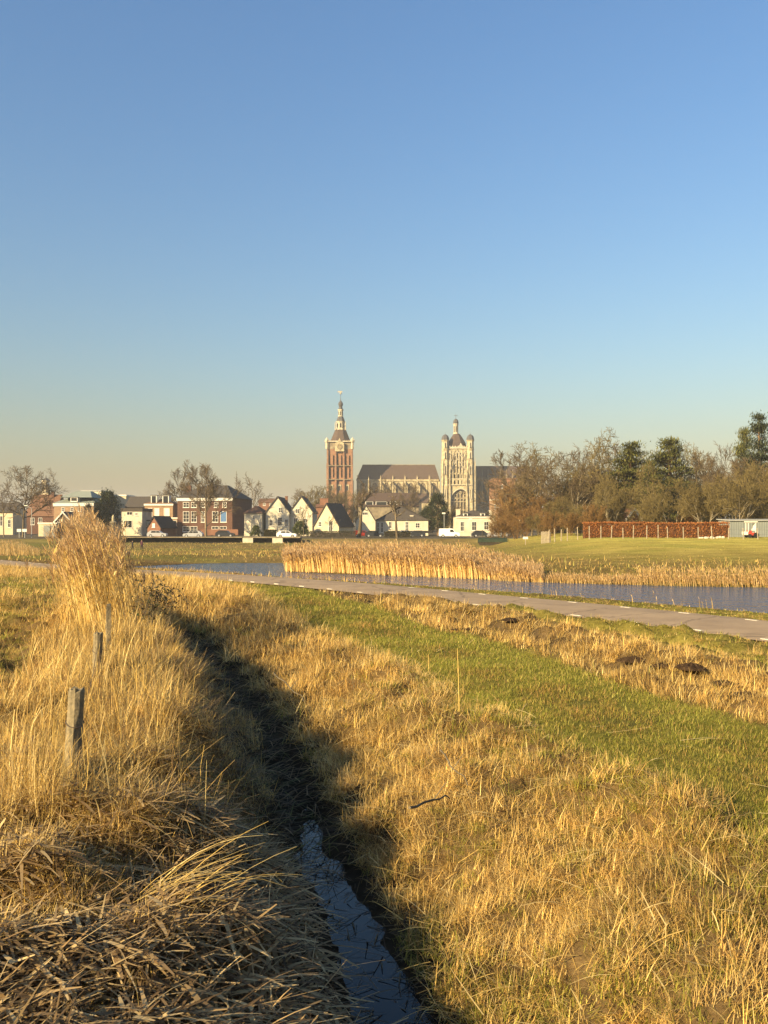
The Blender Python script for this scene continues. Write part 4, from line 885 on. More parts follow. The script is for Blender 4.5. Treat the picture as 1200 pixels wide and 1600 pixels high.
cbuild(MB().lathe(tcx, tcy, [(r * k, cv(v)) for r, v in [(4.0, 636.5), (3.2, 634), (2.6, 632), (3.4, 630.8), (4.0, 628.6), (3.6, 626), (2.0, 624), (0.8, 622.4), (0.35, 619), (0.2, 610)]], 8), 'onion_dome', 'roof_lead', spire)
mb = MB().lathe(tcx, tcy, [(0.25, cv(612.5)), (0.65, cv(611.5)), (0.65, cv(610.5)), (0.2, cv(609.5))], 8)
mb.box(tcx - 1.5, tcx + 1.0, tcy - 0.1, tcy + 0.1, cv(609.4), cv(607.2)); mb.box(tcx - 2.0, tcx - 1.5, tcy - 0.1, tcy + 0.1, cv(608.8), cv(607.8))
cbuild(mb, 'weathercock', 'stone_white', spire)
for j in range(3):
    a = -math.pi / 2 + (j - 1) * math.pi / 4
    for (r, vb, vt, hw) in ((6.75, 665.5, 658.5, 1.1), (3.75, 646, 639.5, 0.8)):
        cx, cy = tcx + r * k * math.cos(a), tcy + r * k * math.sin(a)
        cbuild(MB().lathe(cx, cy, [(hw * k, cv(vb)), (hw * k, cv(vt + 1.5)), (0.3 * k, cv(vt))], 6), 'lantern_opening', 'void', spire)
for u in (523, 539): cbuild(MB().lathe(cu(u), tcy - 8 * k, [(1.0 * k, cv(670)), (0.8 * k, cv(662)), (1.1 * k, cv(661.5)), (0.1 * k, cv(656))], 6), 'corner_pinnacle', 'stone_white', spire)
# nave
ny0 = Y0 + 16; nd = 14
mb = MB().yz([(ny0, -1), (ny0 + nd, -1), (ny0 + nd, cv(748)), (ny0, cv(748))], cu(556), cu(690))
nave = cbuild(mb, 'nave', 'stone', cat)
cbuild(MB().add([(cu(555), ny0 - 0.6, cv(748.3)), (cu(690), ny0 - 0.6, cv(748.3)), (cu(690), ny0 + nd + .6, cv(748.3)), (cu(555), ny0 + nd + .6, cv(748.3)), (cu(565), ny0 + nd / 2, cv(722.5)), (cu(683), ny0 + nd / 2, cv(722.5))],
                [(0, 3, 2, 1), (0, 1, 5, 4), (1, 2, 5), (2, 3, 4, 5), (3, 0, 4)]), 'roof', 'roof_slate', nave)
cbuild(MB().box(cu(565), cu(683), ny0 + nd / 2 - 0.25, ny0 + nd / 2 + 0.25, cv(722.8), cv(721.8)), 'ridge', 'stone_dark', nave)
mb = MB(); mb.box(cu(556), cu(688), ny0 - 0.7, ny0 - 0.003, cv(749.5), cv(747)); cbuild(mb, 'parapet', 'stone', nave)
bays = [556, 575.5, 594.5, 614, 633.5, 653, 672.5, 688]
for a, b in zip(bays[:-1], bays[1:]):
    c = 0.5 * (a + b)
    fr = cbuild(MB().archwall(cu(a + 2.5), cu(b - 2.5), cv(769), cv(750.5), cu(c - 4.6), cu(c + 4.6), cv(760), cv(752), ny0 - 0.5, ny0 - 0.004, n=5), 'clerestory_window', 'stone', nave)
    cbuild(MB().box(cu(c - 4.6), cu(c + 4.6), ny0 - 0.10, ny0 - 0.006, cv(769), cv(752.4)), 'pane', 'stained_glass', fr)
    mbm = MB()
    for q in (-2.3, 0, 2.3): mbm.box(cu(c + q - .25), cu(c + q + .25), ny0 - .35, ny0 - .11, cv(769), cv(754 if q == 0 else 756))
    cbuild(mbm, 'mullions', 'stone', fr)
for u in bays[1:]:
    if u > 680: continue
    mb = MB()
    mb.box(cu(u - 1.2), cu(u + 1.2), ny0 - 0.9, ny0 - 0.005, cv(769), cv(747))
    mb.box(cu(u - 1.0), cu(u + 1.0), ny0 - 11, ny0 - 8.6, -1, cv(757))                                  # outer pier
    mb.lathe(cu(u), ny0 - 9.8, [(1.0 * k * 1.4, cv(757)), (0.9 * k, cv(750)), (1.2 * k, cv(749.5)), (0.08, cv(743.5))], 4, math.pi / 4)
    mb.lathe(cu(u), ny0 - 0.5, [(1.0 * k, cv(747)), (0.9 * k, cv(744.5)), (0.05, cv(739.5))], 4, math.pi / 4)
    w = 0.45
    mb.add([(cu(u) - w, ny0 - 8.6, cv(763)), (cu(u) + w, ny0 - 8.6, cv(763)), (cu(u) + w, ny0 - 0.9, cv(752.5)), (cu(u) - w, ny0 - 0.9, cv(752.5)), (cu(u) - w, ny0 - 8.6, cv(759)), (cu(u) + w, ny0 - 8.6, cv(759)), (cu(u) + w, ny0 - 0.9, cv(750)), (cu(u) - w, ny0 - 0.9, cv(750))],
           [(0, 3, 2, 1), (4, 5, 6, 7), (0, 1, 5, 4), (1, 2, 6, 5), (2, 3, 7, 6), (3, 0, 4, 7)])
    cbuild(mb, 'flying_buttress', 'stone', nave)
mb = MB().box(cu(556), cu(690), ny0 - 9, ny0 - 0.5, -1, cv(785)); ais = cbuild(mb, 'aisle', 'stone', cat)
cbuild(MB().yz([(ny0 - 9.6, cv(785.1)), (ny0 - 0.95, cv(785.1)), (ny0 - 0.95, cv(769.5))], cu(556), cu(690)), 'roof', 'roof_slate', ais)
# transept facade
fy = Y0 - 4
mb = MB()
mb.archwall(cu(700.5), cu(736.5), cv(812), cv(757.5), cu(704), cu(733.5), cv(783), cv(764.5), fy + 0.6, fy + 2.2, n=9)
mb.box(cu(700.5), cu(736.5), fy + 3.4, fy + 24, -1, cv(757.5))
mb.box(cu(700.5), cu(736.5), fy + 0.6, fy + 3.4, -1, cv(812))
tr = cbuild(mb, 'transept', 'stone', cat)
glz = cbuild(MB().xz(arch_pts(cu(704), cu(733.5), cv(783), cv(764.5), 9) + [(cu(733.5), cv(812)), (cu(704), cv(812))], fy + 2.3, fy + 2.5), 'great_window', 'stained_glass', tr)
mb = MB()
for i in range(1, 6):
    u = 704 + 29.5 * i / 6; top = 766.5 if i == 3 else (770 if i in (2, 4) else 776)
    mb.box(cu(u - .35), cu(u + .35), fy + 1.5, fy + 2.2, cv(812), cv(top))
for v in (784, 797): mb.box(cu(704), cu(733.5), fy + 1.55, fy + 2.15, cv(v + .5), cv(v - .5))
for i in range(6):
    u = 704 + 29.5 * (i + .5) / 6; P = arch_pts(cu(u - 2.2), cu(u + 2.2), cv(784), cv(779), 4)
    for (xa, za), (xb, zb) in zip(P[:-1], P[1:]): mb.add([(xa, fy + 1.6, za), (xb, fy + 1.6, zb), (xb, fy + 1.6, zb + .45), (xa, fy + 1.6, za + .45), (xa, fy + 2.1, za), (xb, fy + 2.1, zb), (xb, fy + 2.1, zb + .45), (xa, fy + 2.1, za + .45)], [(0, 1, 2, 3), (7, 6, 5, 4), (0, 4, 5, 1), (3, 2, 6, 7)])
for (u, v, r) in ((711.5, 775, 2.6), (726, 775, 2.6), (718.7, 770, 2.4)):
    for i in range(10):
        a0, a1 = 2 * math.pi * i / 10, 2 * math.pi * (i + 1) / 10
        q = [(cu(u) + r * k * rr * math.cos(a), cv(v) + r * k * rr * math.sin(a)) for a, rr in ((a0, .75), (a1, .75), (a1, 1.05), (a0, 1.05))]
        mb.xz(q[::-1], fy + 1.62, fy + 2.12)
cbuild(mb, 'tracery', 'stone', glz)
mb = MB(); P = arch_pts(cu(702.6), cu(734.9), cv(783), cv(762.3), 9); Pi = arch_pts(cu(704), cu(733.5), cv(783), cv(764.5), 9)
for i in range(len(P) - 1): mb.xz([Pi[i], Pi[i + 1], P[i + 1], P[i]], fy + 0.25, fy + 0.597)
cbuild(mb, 'hood_mould', 'stone_white', tr)
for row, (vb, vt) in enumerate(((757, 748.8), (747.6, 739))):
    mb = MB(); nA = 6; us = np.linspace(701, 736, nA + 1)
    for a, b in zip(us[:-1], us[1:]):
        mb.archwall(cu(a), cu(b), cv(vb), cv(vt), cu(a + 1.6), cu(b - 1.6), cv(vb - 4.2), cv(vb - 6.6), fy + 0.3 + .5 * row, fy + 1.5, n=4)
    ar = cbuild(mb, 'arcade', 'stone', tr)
    cbuild(MB().box(cu(701), cu(736), fy + 2.4, fy + 2.6, cv(vb), cv(vt)), 'arcade_shade', 'void', ar)  # dark sheet standing for the shadow inside the arcade
cbuild(MB().box(cu(700), cu(737), fy - 0.1, fy + 2.2, cv(758.6), cv(757.2)), 'gallery_ledge', 'stone_white', tr)
cbuild(MB().box(cu(700), cu(737), fy + 0.2, fy + 2.2, cv(748.6), cv(747.8)), 'gallery_ledge', 'stone_white', tr)
# upper facade: blind tracery gable with crockets
mb = MB().box(cu(701), cu(730.5), fy + 2.4, fy + 20, cv(739), cv(700))
up = cbuild(mb, 'upper_facade', 'stone', cat)
mb = MB()
for u in (703.5, 708, 712.5, 717, 721.5, 726): mb.box(cu(u - .5), cu(u + .5), fy + 1.5, fy + 2.398, cv(739), cv(706 + abs(u - 714.8) * .4)); mb.lathe(cu(u), fy + 1.9, [(.7 * k, cv(709 + abs(u - 714.8) * .4)), (.05, cv(702.5 + abs(u - 714.8) * .4))], 4)
for sg in (-1, 1):
    for (uu, va, vb_) in ((715, 718, 739), (715, 708, 725)):
        mb.add([(cu(uu), fy + 1.7, cv(va)), (cu(uu + sg * 14), fy + 1.7, cv(vb_)), (cu(uu + sg * 14), fy + 1.7, cv(vb_ - 1.8)), (cu(uu), fy + 1.7, cv(va - 1.8)), (cu(uu), fy + 2.39, cv(va)), (cu(uu + sg * 14), fy + 2.39, cv(vb_)), (cu(uu + sg * 14), fy + 2.39, cv(vb_ - 1.8)), (cu(uu), fy + 2.39, cv(va - 1.8))],
               [(0, 1, 2, 3), (7, 6, 5, 4), (0, 4, 5, 1), (3, 2, 6, 7)])
mb.box(cu(700.8), cu(730.7), fy + 1.8, fy + 2.6, cv(701.5), cv(698.5))
for i in range(7): mb.box(cu(701.5 + i * 4.4), cu(703.2 + i * 4.4), fy + 1.8, fy + 2.5, cv(698.5), cv(697))
mb.xz([(cu(716), cv(698.4)), (cu(723), cv(698.4)), (cu(719.5), cv(692.5))], fy + 1.75, fy + 2.6)
rq = random.Random(4)
for i in range(70):
    uu, vv = rq.uniform(702, 729), rq.uniform(703, 737); h_ = rq.uniform(.5, 1.6)
    mb.lathe(cu(uu), fy + 2.1, [(rq.uniform(.35, .8) * k, cv(vv)), (rq.uniform(.25, .6) * k, cv(vv - h_)), (.05, cv(vv - h_ * 2.2))], 5)
cbuild(mb, 'blind_tracery', 'stone_white', up)
mb = MB()
for uu in (701.5, 707, 712, 717, 722, 727, 731.5, 736.5): mb.lathe(cu(uu), fy + 0.6, [(.9 * k, cv(760)), (.8 * k, cv(740)), (1.1 * k, cv(739.5)), (.06, cv(731))], 4, math.pi / 4)
for uu in (689, 702, 728, 741): mb.lathe(cu(uu), fy - 0.4, [(1.5 * k, -1), (1.5 * k, cv(770)), (1.1 * k, cv(766)), (1.0 * k, cv(728)), (1.25 * k, cv(727)), (.06, cv(715))], 4, math.pi / 4)
cbuild(mb, 'pinnacle_piers', 'stone', up)
for (u, v, r) in ((707.5, 714, 2.6), (723.5, 716, 2.0), (713, 729, 1.8), (718, 729, 1.8), (706, 732, 1.6), (725, 732, 1.6)):
    cbuild(MB().lathe(cu(u), fy + 1.95, [(r * k, cv(v + r * 1.4)), (r * k, cv(v)), (.1, cv(v - r * 1.6))], 6), 'niche', 'stone_dark', up)  # solid bumps; the hollow's shade is put into the darker stone colour
for (uc_, wide) in ((695.6, 6.3), (734.6, 6.3)):
    mb = MB()
    mb.lathe(cu(uc_), fy + 3.2, [(wide * 1.18 * k, -1), (wide * 1.18 * k, cv(760)), (wide * 1.05 * k, cv(757)), (wide * 1.05 * k, cv(722)), (wide * .95 * k, cv(719)), (wide * .92 * k, cv(703)), (wide * 1.02 * k, cv(702)), (wide * .9 * k, cv(701)), (wide * .88 * k, cv(690)), (wide * 1.05 * k, cv(689)), (wide * 1.05 * k, cv(688))], 8)
    tt = cbuild(mb, 'stair_turret', 'stone', cat)
    cbuild(MB().lathe(cu(uc_), fy + 3.2, [(wide * k, cv(687.9)), (wide * .98 * k, cv(685)), (wide * .75 * k, cv(681.5)), (wide * .35 * k, cv(679.5)), (.15 * k, cv(678.6)), (.1 * k, cv(675))], 8), 'turret_dome', 'roof_lead', tt)
    for (vb, vt) in ((700, 691), (717, 706), (742, 727), (780, 764)):
        cbuild(MB().archwall(cu(uc_ - 1.9), cu(uc_ + 1.9), cv(vb), cv(vt), cu(uc_ - .9), cu(uc_ + .9), cv(vt + 3.2), cv(vt + 1.2), fy + 3.2 - wide * 1.2 * k - .1, fy + 3.2 - wide * .6 * k, n=3), 'turret_panel', 'stone_white', tt)
        cbuild(MB().box(cu(uc_ - .9), cu(uc_ + .9), fy + 3.2 - wide * 1.06 * k - .02, fy + 3.2 - wide * .55 * k, cv(vb), cv(vt + 1.3)), 'turret_slit', 'void', tt)
rx, ry = cu(714.5), fy + 3 + 16 * k
pr = cbuild(MB().lathe(rx, ry, [(16.6 * k, cv(699)), (14.6 * k, cv(691)), (9.8 * k, cv(683)), (5.2 * k, cv(676.8))], 8), 'crossing_roof', 'roof_slate', cat)
cbuild(MB().lathe(rx - 1.2 * k, ry, [(4.9 * k, cv(677)), (4.6 * k, cv(675.5)), (4.0 * k, cv(675)), (3.9 * k, cv(662.5)), (4.6 * k, cv(661.8)), (4.6 * k, cv(660.6))], 8), 'crossing_lantern', 'stone_white', pr)
for j in range(3):
    a = -math.pi / 2 + (j - 1) * math.pi / 4; cx, cy = rx - 1.2 * k + 3.75 * k * math.cos(a), ry + 3.75 * k * math.sin(a)
    cbuild(MB().lathe(cx, cy, [(.75 * k, cv(674)), (.75 * k, cv(665.5)), (.2 * k, cv(663.5))], 6), 'lantern_opening', 'void', pr)
cbuild(MB().lathe(rx - 1.2 * k, ry, [(4.4 * k, cv(660.5)), (4.5 * k, cv(658.5)), (3.8 * k, cv(655.5)), (2.0 * k, cv(653.4)), (.3 * k, cv(652.4)), (.12 * k, cv(644))], 8), 'crossing_dome', 'roof_lead', pr)
cbuild(MB().box(rx - 1.2 * k - 1.1, rx - 1.2 * k + 1.1, ry - .08, ry + .08, cv(648), cv(647.4)), 'cross_bar', 'roof_lead', pr)
# choir right of the transept
mb = MB().box(cu(746.5), cu(842), Y0 + 14, Y0 + 28, -1, cv(744)); ch = cbuild(mb, 'choir', 'stone_dark', cat)
cbuild(MB().add([(cu(746), Y0 + 13.4, cv(744.2)), (cu(842), Y0 + 13.4, cv(744.2)), (cu(842), Y0 + 28.6, cv(744.2)), (cu(746), Y0 + 28.6, cv(744.2)), (cu(748), Y0 + 21, cv(724.5)), (cu(836), Y0 + 21, cv(724.5))],
                [(0, 3, 2, 1), (0, 1, 5, 4), (1, 2, 5), (2, 3, 4, 5), (3, 0, 4)]), 'roof', 'roof_slate', ch)
for u in (747.8, 757, 766.5, 776, 786, 796, 806):
    mb = MB().box(cu(u - .9), cu(u + .9), Y0 + 11.8, Y0 + 13.995, -1, cv(742)).lathe(cu(u), Y0 + 12.6, [(1.2 * k, cv(742)), (.9 * k, cv(737)), (.08, cv(731 if u > 750 else 727))], 4, math.pi / 4)
    cbuild(mb, 'choir_buttress', 'stone' if u < 750 else 'stone_dark', ch)
for u in (752.3, 761.7, 771.2, 781, 791, 801):
    cbuild(MB().xz(arch_pts(cu(u - 2.6), cu(u + 2.6), cv(755), cv(748), 5) + [(cu(u + 2.6), cv(785)), (cu(u - 2.6), cv(785))], Y0 + 13.8, Y0 + 13.99), 'choir_window', 'void', ch)
cbuild(MB().box(cu(737.5), cu(747), Y0 + 4, Y0 + 22, -1, cv(765)), 'side_chapel', 'stone_dark', cat)

# ------------------------------------------------------------------ trees
def tubes(segs, sides, colf):
    P0 = np.array([q[0] for q in segs]); P1 = np.array([q[1] for q in segs]); r0 = np.array([q[2] for q in segs]); r1 = np.array([q[3] for q in segs])
    d = P1 - P0; d /= np.linalg.norm(d, axis=1)[:, None] + 1e-9
    ref = np.where(np.abs(d[:, 2:3]) < 0.9, np.array([[0, 0, 1.0]]), np.array([[1.0, 0, 0]]))
    a = np.cross(d, ref); a /= np.linalg.norm(a, axis=1)[:, None]; b = np.cross(d, a)
    an = 2 * math.pi * np.arange(sides) / sides
    off = a[:, None] * np.cos(an)[None, :, None] + b[:, None] * np.sin(an)[None, :, None]
    V = np.concatenate([P0[:, None] + off * r0[:, None, None], P1[:, None] + off * r1[:, None, None]], 1)
    f = []
    for i in range(sides): j = (i + 1) % sides; f += [(i, j, sides + j), (i, sides + j, sides + i)]
    f = np.array(f); n = len(segs)
    T = (np.arange(n)[:, None, None] * 2 * sides + f[None]).reshape(-1, 3)
    C = np.repeat(colf(n)[:, None, :], 2 * sides, 1)
    return V.reshape(-1, 3), T, C.reshape(-1, 3)
def gen_tree(seed, H=10.0, r=0.16, fork=0.28, spread=0.62, levels=4, kids=(7, 5, 5, 4), ratio=0.62, up=0.25, wig=0.16, stems=1, droop=0.0, trunk_lean=0.0):
    rd_ = random.Random(seed); big, fine = [], []
    def rv(sc): return Vector((rd_.gauss(0, sc), rd_.gauss(0, sc), rd_.gauss(0, sc)))
    def branch(p, d, L_, r_, lev):
        nseg = 5 if lev == 0 else (4 if lev < 3 else 2)
        pts = [p.copy()]; dirs = [d]
        for i in range(nseg):
            d = (d + rv(wig * (1.0 if lev else 0.35)) + Vector((0, 0, up * (0.25 if lev else 0.1))) - Vector((0, 0, droop * lev * 0.1))).normalized()
            p = p + d * (L_ / nseg); pts.append(p.copy()); dirs.append(d)
        rr = [max(r_ * (1 - 0.62 * i / nseg), 0.008) for i in range(nseg + 1)]
        tgt = big if lev <= 1 else fine
        for i in range(nseg): tgt.append((tuple(pts[i]), tuple(pts[i + 1]), rr[i], rr[i + 1]))
        if lev >= levels: return
        nk = kids[lev]
        for j in range(nk):
            q = (fork + (1 - fork) * (j + rd_.random() * 0.8) / nk) if lev == 0 else (0.25 + 0.75 * (j + rd_.random() * 0.8) / nk)
            q = min(q, 0.99); i = min(int(q * nseg), nseg - 1); fq = q * nseg - i
            bp = pts[i].lerp(pts[i + 1], fq); bd = dirs[i + 1]
            side = bd.cross(rv(1)).normalized()
            ang = spread * (0.75 + 0.5 * rd_.random()) * (1.15 if lev == 0 else 1.0)
            nd_ = (bd * math.cos(ang) + side * math.sin(ang)).normalized()
            LL = L_ * ratio * (0.75 + 0.5 * rd_.random()) * (1.0 - 0.35 * (q - fork) if lev == 0 else 1.0 - 0.3 * q)
            branch(bp, nd_, LL, max(rr[i] * 0.55, 0.008), lev + 1)
    for k_ in range(stems):
        ang = 2 * math.pi * k_ / stems + rd_.random()
        d0 = Vector((trunk_lean, 0, 1)).normalized() if stems == 1 else Vector((0.35 * math.cos(ang), 0.35 * math.sin(ang), 1)).normalized()
        branch(Vector((0.12 * math.cos(ang) * (stems > 1), 0.12 * math.sin(ang) * (stems > 1), -0.25)), d0, H * (0.72 if stems == 1 else 0.55 + 0.2 * rd_.random()), r / (1 if stems == 1 else 1.6), 0)
    zm = max(q[1][2] for q in fine + big); sc = H / zm
    sca = lambda L_: [((a[0] * sc, a[1] * sc, a[2] * sc if a[2] > 0 else a[2]), (b[0] * sc, b[1] * sc, b[2] * sc), r0 * sc, r1 * sc) for a, b, r0, r1 in L_]
    return sca(big), sca(fine)
TREES = {}
def tree_kind(key, cb, cf, rfine=1.0, **kw):
    big, fine = gen_tree(**kw)
    fine = [(a, b, r0 * rfine, r1 * rfine) for a, b, r0, r1 in fine]
    V, T, C = tubes(big, 6, lambda n: pal(n, cb, None, 0.12)); mt = tri_mesh(key + '_trunk', V, T, C, smooth=True); mt.materials.append(M['twig'])
    V, T, C = tubes(fine, 3, lambda n: pal(n, cf, None, 0.15)); mc = tri_mesh(key + '_crown', V, T, C); mc.materials.append(M['twig'])
    TREES[key] = (mt, mc, kw.get('H', 10.0)); print(key, len(big), len(fine))
BR = [(0.13, 0.10, 0.06), (0.17, 0.13, 0.08), (0.10, 0.075, 0.045)]; TW = [(0.115, 0.085, 0.05), (0.15, 0.11, 0.062), (0.085, 0.062, 0.036)]
PALEB = [(0.34, 0.29, 0.20), (0.26, 0.21, 0.14)]; RUST = [(0.19, 0.11, 0.042), (0.23, 0.135, 0.05), (0.14, 0.082, 0.034)]; OLIVE = [(0.145, 0.112, 0.045), (0.18, 0.138, 0.055), (0.105, 0.08, 0.034)]
tree_kind('oak', BR, TW, 2.3, seed=3, H=10, r=0.17, fork=0.30, spread=0.75, kids=(9, 6, 6, 5), wig=0.22)
tree_kind('ash', PALEB, TW, 2.3, seed=11, H=10, r=0.14, fork=0.32, spread=0.55, kids=(9, 6, 6, 5), wig=0.2)
tree_kind('round', BR, TW, 2.2, seed=21, H=10, r=0.16, fork=0.22, spread=0.62, kids=(11, 6, 6, 5), up=0.4, wig=0.12)
tree_kind('gnarled', BR, OLIVE, 2.4, seed=5, H=10, r=0.2, fork=0.42, spread=0.95, kids=(9, 6, 5, 5), wig=0.34, ratio=0.6)
tree_kind('forked', PALEB, OLIVE, 2.3, seed=9, H=10, r=0.14, fork=0.4, spread=0.6, kids=(8, 6, 6, 5), wig=0.2, stems=3)
tree_kind('slim', BR, TW, 2.2, seed=33, H=10, r=0.10, fork=0.35, spread=0.45, kids=(8, 5, 4, 3), wig=0.2, ratio=0.5)
tree_kind('pollard', BR, TW, 2.0, seed=44, H=10, r=0.34, fork=0.62, spread=0.7, kids=(9, 4, 5, 3), up=0.6, wig=0.25, ratio=0.5)
tree_kind('willow', RUST, RUST, 2.0, seed=52, H=10, r=0.12, fork=0.08, spread=0.5, kids=(10, 7, 5, 4), up=0.3, wig=0.14, stems=4, ratio=0.6)
tree_kind('thicket', OLIVE, OLIVE, 2.2, seed=63, H=10, r=0.10, fork=0.1, spread=0.6, kids=(9, 6, 5, 4), up=0.2, wig=0.22, stems=4, ratio=0.6)
def tree(key, name, label, u, D, vtop, cat='tree', wscale=1.0, rz=None, group=None, zoff=0.0):
    mt, mc, H0 = TREES[key]
    z = float(hz(np.array([X_(u, D)]), np.array([D]))[0]) + zoff; h = Z_(vtop, D) - z; sc = h / H0
    e = empty(name, (X_(u, D), D, z), random.uniform(0, 6.28) if rz is None else rz); e.scale = (sc * wscale, sc * wscale, sc)
    tag(e, label, cat, group)
    link_mesh('trunk', mt, None, e); link_mesh('crown', mc, None, e)   # copies share the two meshes
    return e
# conifers and leafy evergreens: needle or leaf clumps round a trunk with limbs
def evergreen_mesh(seed, H, shape, nclump, per, leaf, cols, flat=0.6, leafw=0.5, cs=0.055, rmin=0.12):
    r_ = np.random.default_rng(seed); cen = []; limbs = [((0, 0, -0.3), (0, 0, H * 0.55), 0.030 * H, 0.018 * H), ((0, 0, H * 0.55), (0, 0, H * 0.96), 0.018 * H, 0.004 * H)]
    for i in range(nclump):
        q = r_.uniform(0, 1) ** 0.8; zz, rad = shape(q, r_)
        a = r_.uniform(0, 6.28); rr = rad * math.sqrt(r_.uniform(rmin, 1)); c = np.array([rr * math.cos(a), rr * math.sin(a), zz]); cen.append((c, rad))
        limbs.append(((0, 0, max(0.2, zz - 0.25 * rr - 0.1)), tuple(c), 0.006 * H, 0.002 * H))
    P, S = [], []
    for c, rad in cen:
        sg = cs * H * r_.uniform(0.5, 1.35); off = r_.normal(0, 1, (per, 3)) * np.array([sg, sg, sg * flat]); P.append(c + off)
    P = np.concatenate(P); n = len(P)
    V, T, C = blades(P, r_.uniform(0.6, 1.3, n) * leaf, r_.uniform(0.6, 1.3, n) * leaf * leafw, r_.uniform(-3.14, 3.14, n), r_.uniform(0.1, 1.7, n), r_.uniform(-0.3, 0.8, n), pal(n, cols, None, 0.25), seg=1, tip=0.25)
    mc = tri_mesh('evergreen_crown', V, T, C); mc.materials.append(M['leaf'])
    V, T, C = tubes(limbs, 5, lambda m: pal(m, [(0.16, 0.10, 0.06), (0.20, 0.13, 0.075)], None, 0.1)); mt = tri_mesh('evergreen_trunk', V, T, C, smooth=True); mt.materials.append(M['twig'])
    return mt, mc, H
PINE = [(0.12, 0.12, 0.032), (0.16, 0.15, 0.042), (0.08, 0.085, 0.024)]; DARKL = [(0.035, 0.045, 0.018), (0.055, 0.062, 0.022), (0.025, 0.032, 0.014)]; IVYC = [(0.06, 0.075, 0.018), (0.10, 0.11, 0.03)]
def lumpy(z0, z1, rad, seed):
    rr = random.Random(seed); NL = 24; lay = [((i + rr.random() * 1.2) / NL, rr.uniform(0.55, 1.0), rr.uniform(0, 6.28)) for i in range(NL)]
    def f(q, r):
        zq, fr, _a = lay[int(r.integers(NL))]
        return z0 + (z1 - z0) * min(zq, 1.0) + r.normal(0, 0.14), rad * fr * (1.10 - 1.0 * min(zq, 1.0) ** 1.1)
    return f
TREES['pine'] = evergreen_mesh(1, 10, lumpy(2.4, 9.7, 3.4, 1), 130, 80, 0.24, PINE, 0.4, 0.45, 0.042, 0.05)
TREES['pine_wide'] = evergreen_mesh(2, 10, lumpy(1.8, 9.6, 4.2, 2), 160, 80, 0.24, PINE, 0.4, 0.45, 0.042, 0.05)
TREES['spruce'] = evergreen_mesh(3, 10, lumpy(1.5, 9.8, 2.9, 5), 150, 80, 0.24, [(0.05, 0.062, 0.032), (0.07, 0.08, 0.04)], 0.45, 0.45, 0.036, 0.02)
TREES['evergreen'] = evergreen_mesh(4, 10, lambda q, r: (0.8 + 8.9 * q, 3.4 * math.sqrt(max(0.02, 1 - (2 * q - 0.85) ** 2 * 0.75))), 120, 130, 0.30, DARKL, 0.8, 0.6)
TREES['cypress'] = evergreen_mesh(5, 10, lambda q, r: (0.3 + 9.5 * q, 1.7 * (1.05 - q ** 1.6)), 90, 120, 0.26, DARKL, 1.0, 0.6)
TREES['shrub'] = evergreen_mesh(6, 10, lambda q, r: (0.6 + 8.2 * q, 6.0 * math.sqrt(max(0.03, 1 - q ** 1.5))), 90, 120, 0.7, IVYC, 0.8, 0.6)
# town trees
tree('oak', 'bare_tree', 'large spreading bare tree before the brown roofed house', 36, 190, 725, wscale=0.95)
tree('slim', 'bare_tree', 'slim bare tree at the far left edge by cream house', 6, 188, 738)
tree('round', 'bare_tree', 'broad rounded bare tree in front of the dark brick house', 322, 196, 717, wscale=1.05)
tree('round', 'bare_tree', 'grey bare tree half hidden left behind the black roof chimney', 285, 262, 728, wscale=0.95)
tree('slim', 'bare_tree', 'thin bare tree rising right behind the black hipped roof', 396, 250, 736, wscale=1.2)
tree('slim', 'bare_tree', 'small faint bare tree between black roof and its thin neighbour', 370, 280, 735, wscale=1.0)
tree('slim', 'bare_tree', 'small bare tree before the joined white gables', 475, 190, 782, wscale=1.3)
tree('round', 'bare_tree', 'low bare tree left of the tower above the white gables', 478, 330, 762, wscale=1.3)
tree('thicket', 'bare_tree', 'olive bare tree at the foot of the brick tower', 500, 320, 754, wscale=1.0)
tree('thicket', 'bare_tree', 'olive bushy tree hiding the lower right corner of brick tower', 545, 318, 764, wscale=1.1, rz=2.0)
tree('round', 'bare_tree', 'bare tree before the lower middle of the brick tower', 524, 310, 768, wscale=1.1, rz=0.4)
tree('pollard', 'pollard_tree', 'tall pollarded bare tree before the plain white end gable', 560, 186, 742, wscale=1.15)
tree('pollard', 'pollard_tree', 'pale pollarded bare tree before the long white house', 621, 182, 762, wscale=1.0)
tree('slim', 'bare_tree', 'low bare garden tree before the cream gable house', 518, 186, 800, wscale=1.2)
tree('ash', 'bare_tree', 'bare tree in front of the nave left of terrace', 585, 330, 742, wscale=0.9)
tree('evergreen', 'evergreen_tree', 'dark rounded evergreen tree left of the narrow white house', 168, 203, 768, wscale=0.82)
tree('cypress', 'evergreen_tree', 'slender dark evergreen left of the rounded evergreen', 138, 200, 788, wscale=0.9)
tree('evergreen', 'evergreen_tree', 'dark evergreen between long white house and cathedral transept', 684, 216, 772, wscale=0.75)
tree('evergreen', 'evergreen_tree', 'low dark evergreen beside the small white van', 668, 228, 792, wscale=0.9)
tree('shrub', 'evergreen_shrub', 'round dark green shrub below the narrow white gable', 470, 200, 813, cat='shrub', wscale=0.9)
tree('shrub', 'evergreen_shrub', 'dark green shrub beside the small white annex', 400, 198, 820, cat='shrub', wscale=0.8)
tree('ash', 'bare_tree', 'bare tree rising left of the white dormer house', 702, 222, 786, wscale=0.7)
tree('round', 'bare_tree', 'thin bare tree before the nave right of the terrace', 641, 300, 752, wscale=0.8)
tree('ash', 'bare_tree', 'bare tree before the nave at the left end of the terrace', 566, 320, 750, wscale=0.9, rz=2.0)
tree('oak', 'bare_tree', 'low bare tree in front of the great transept window', 716, 250, 788, wscale=0.9)
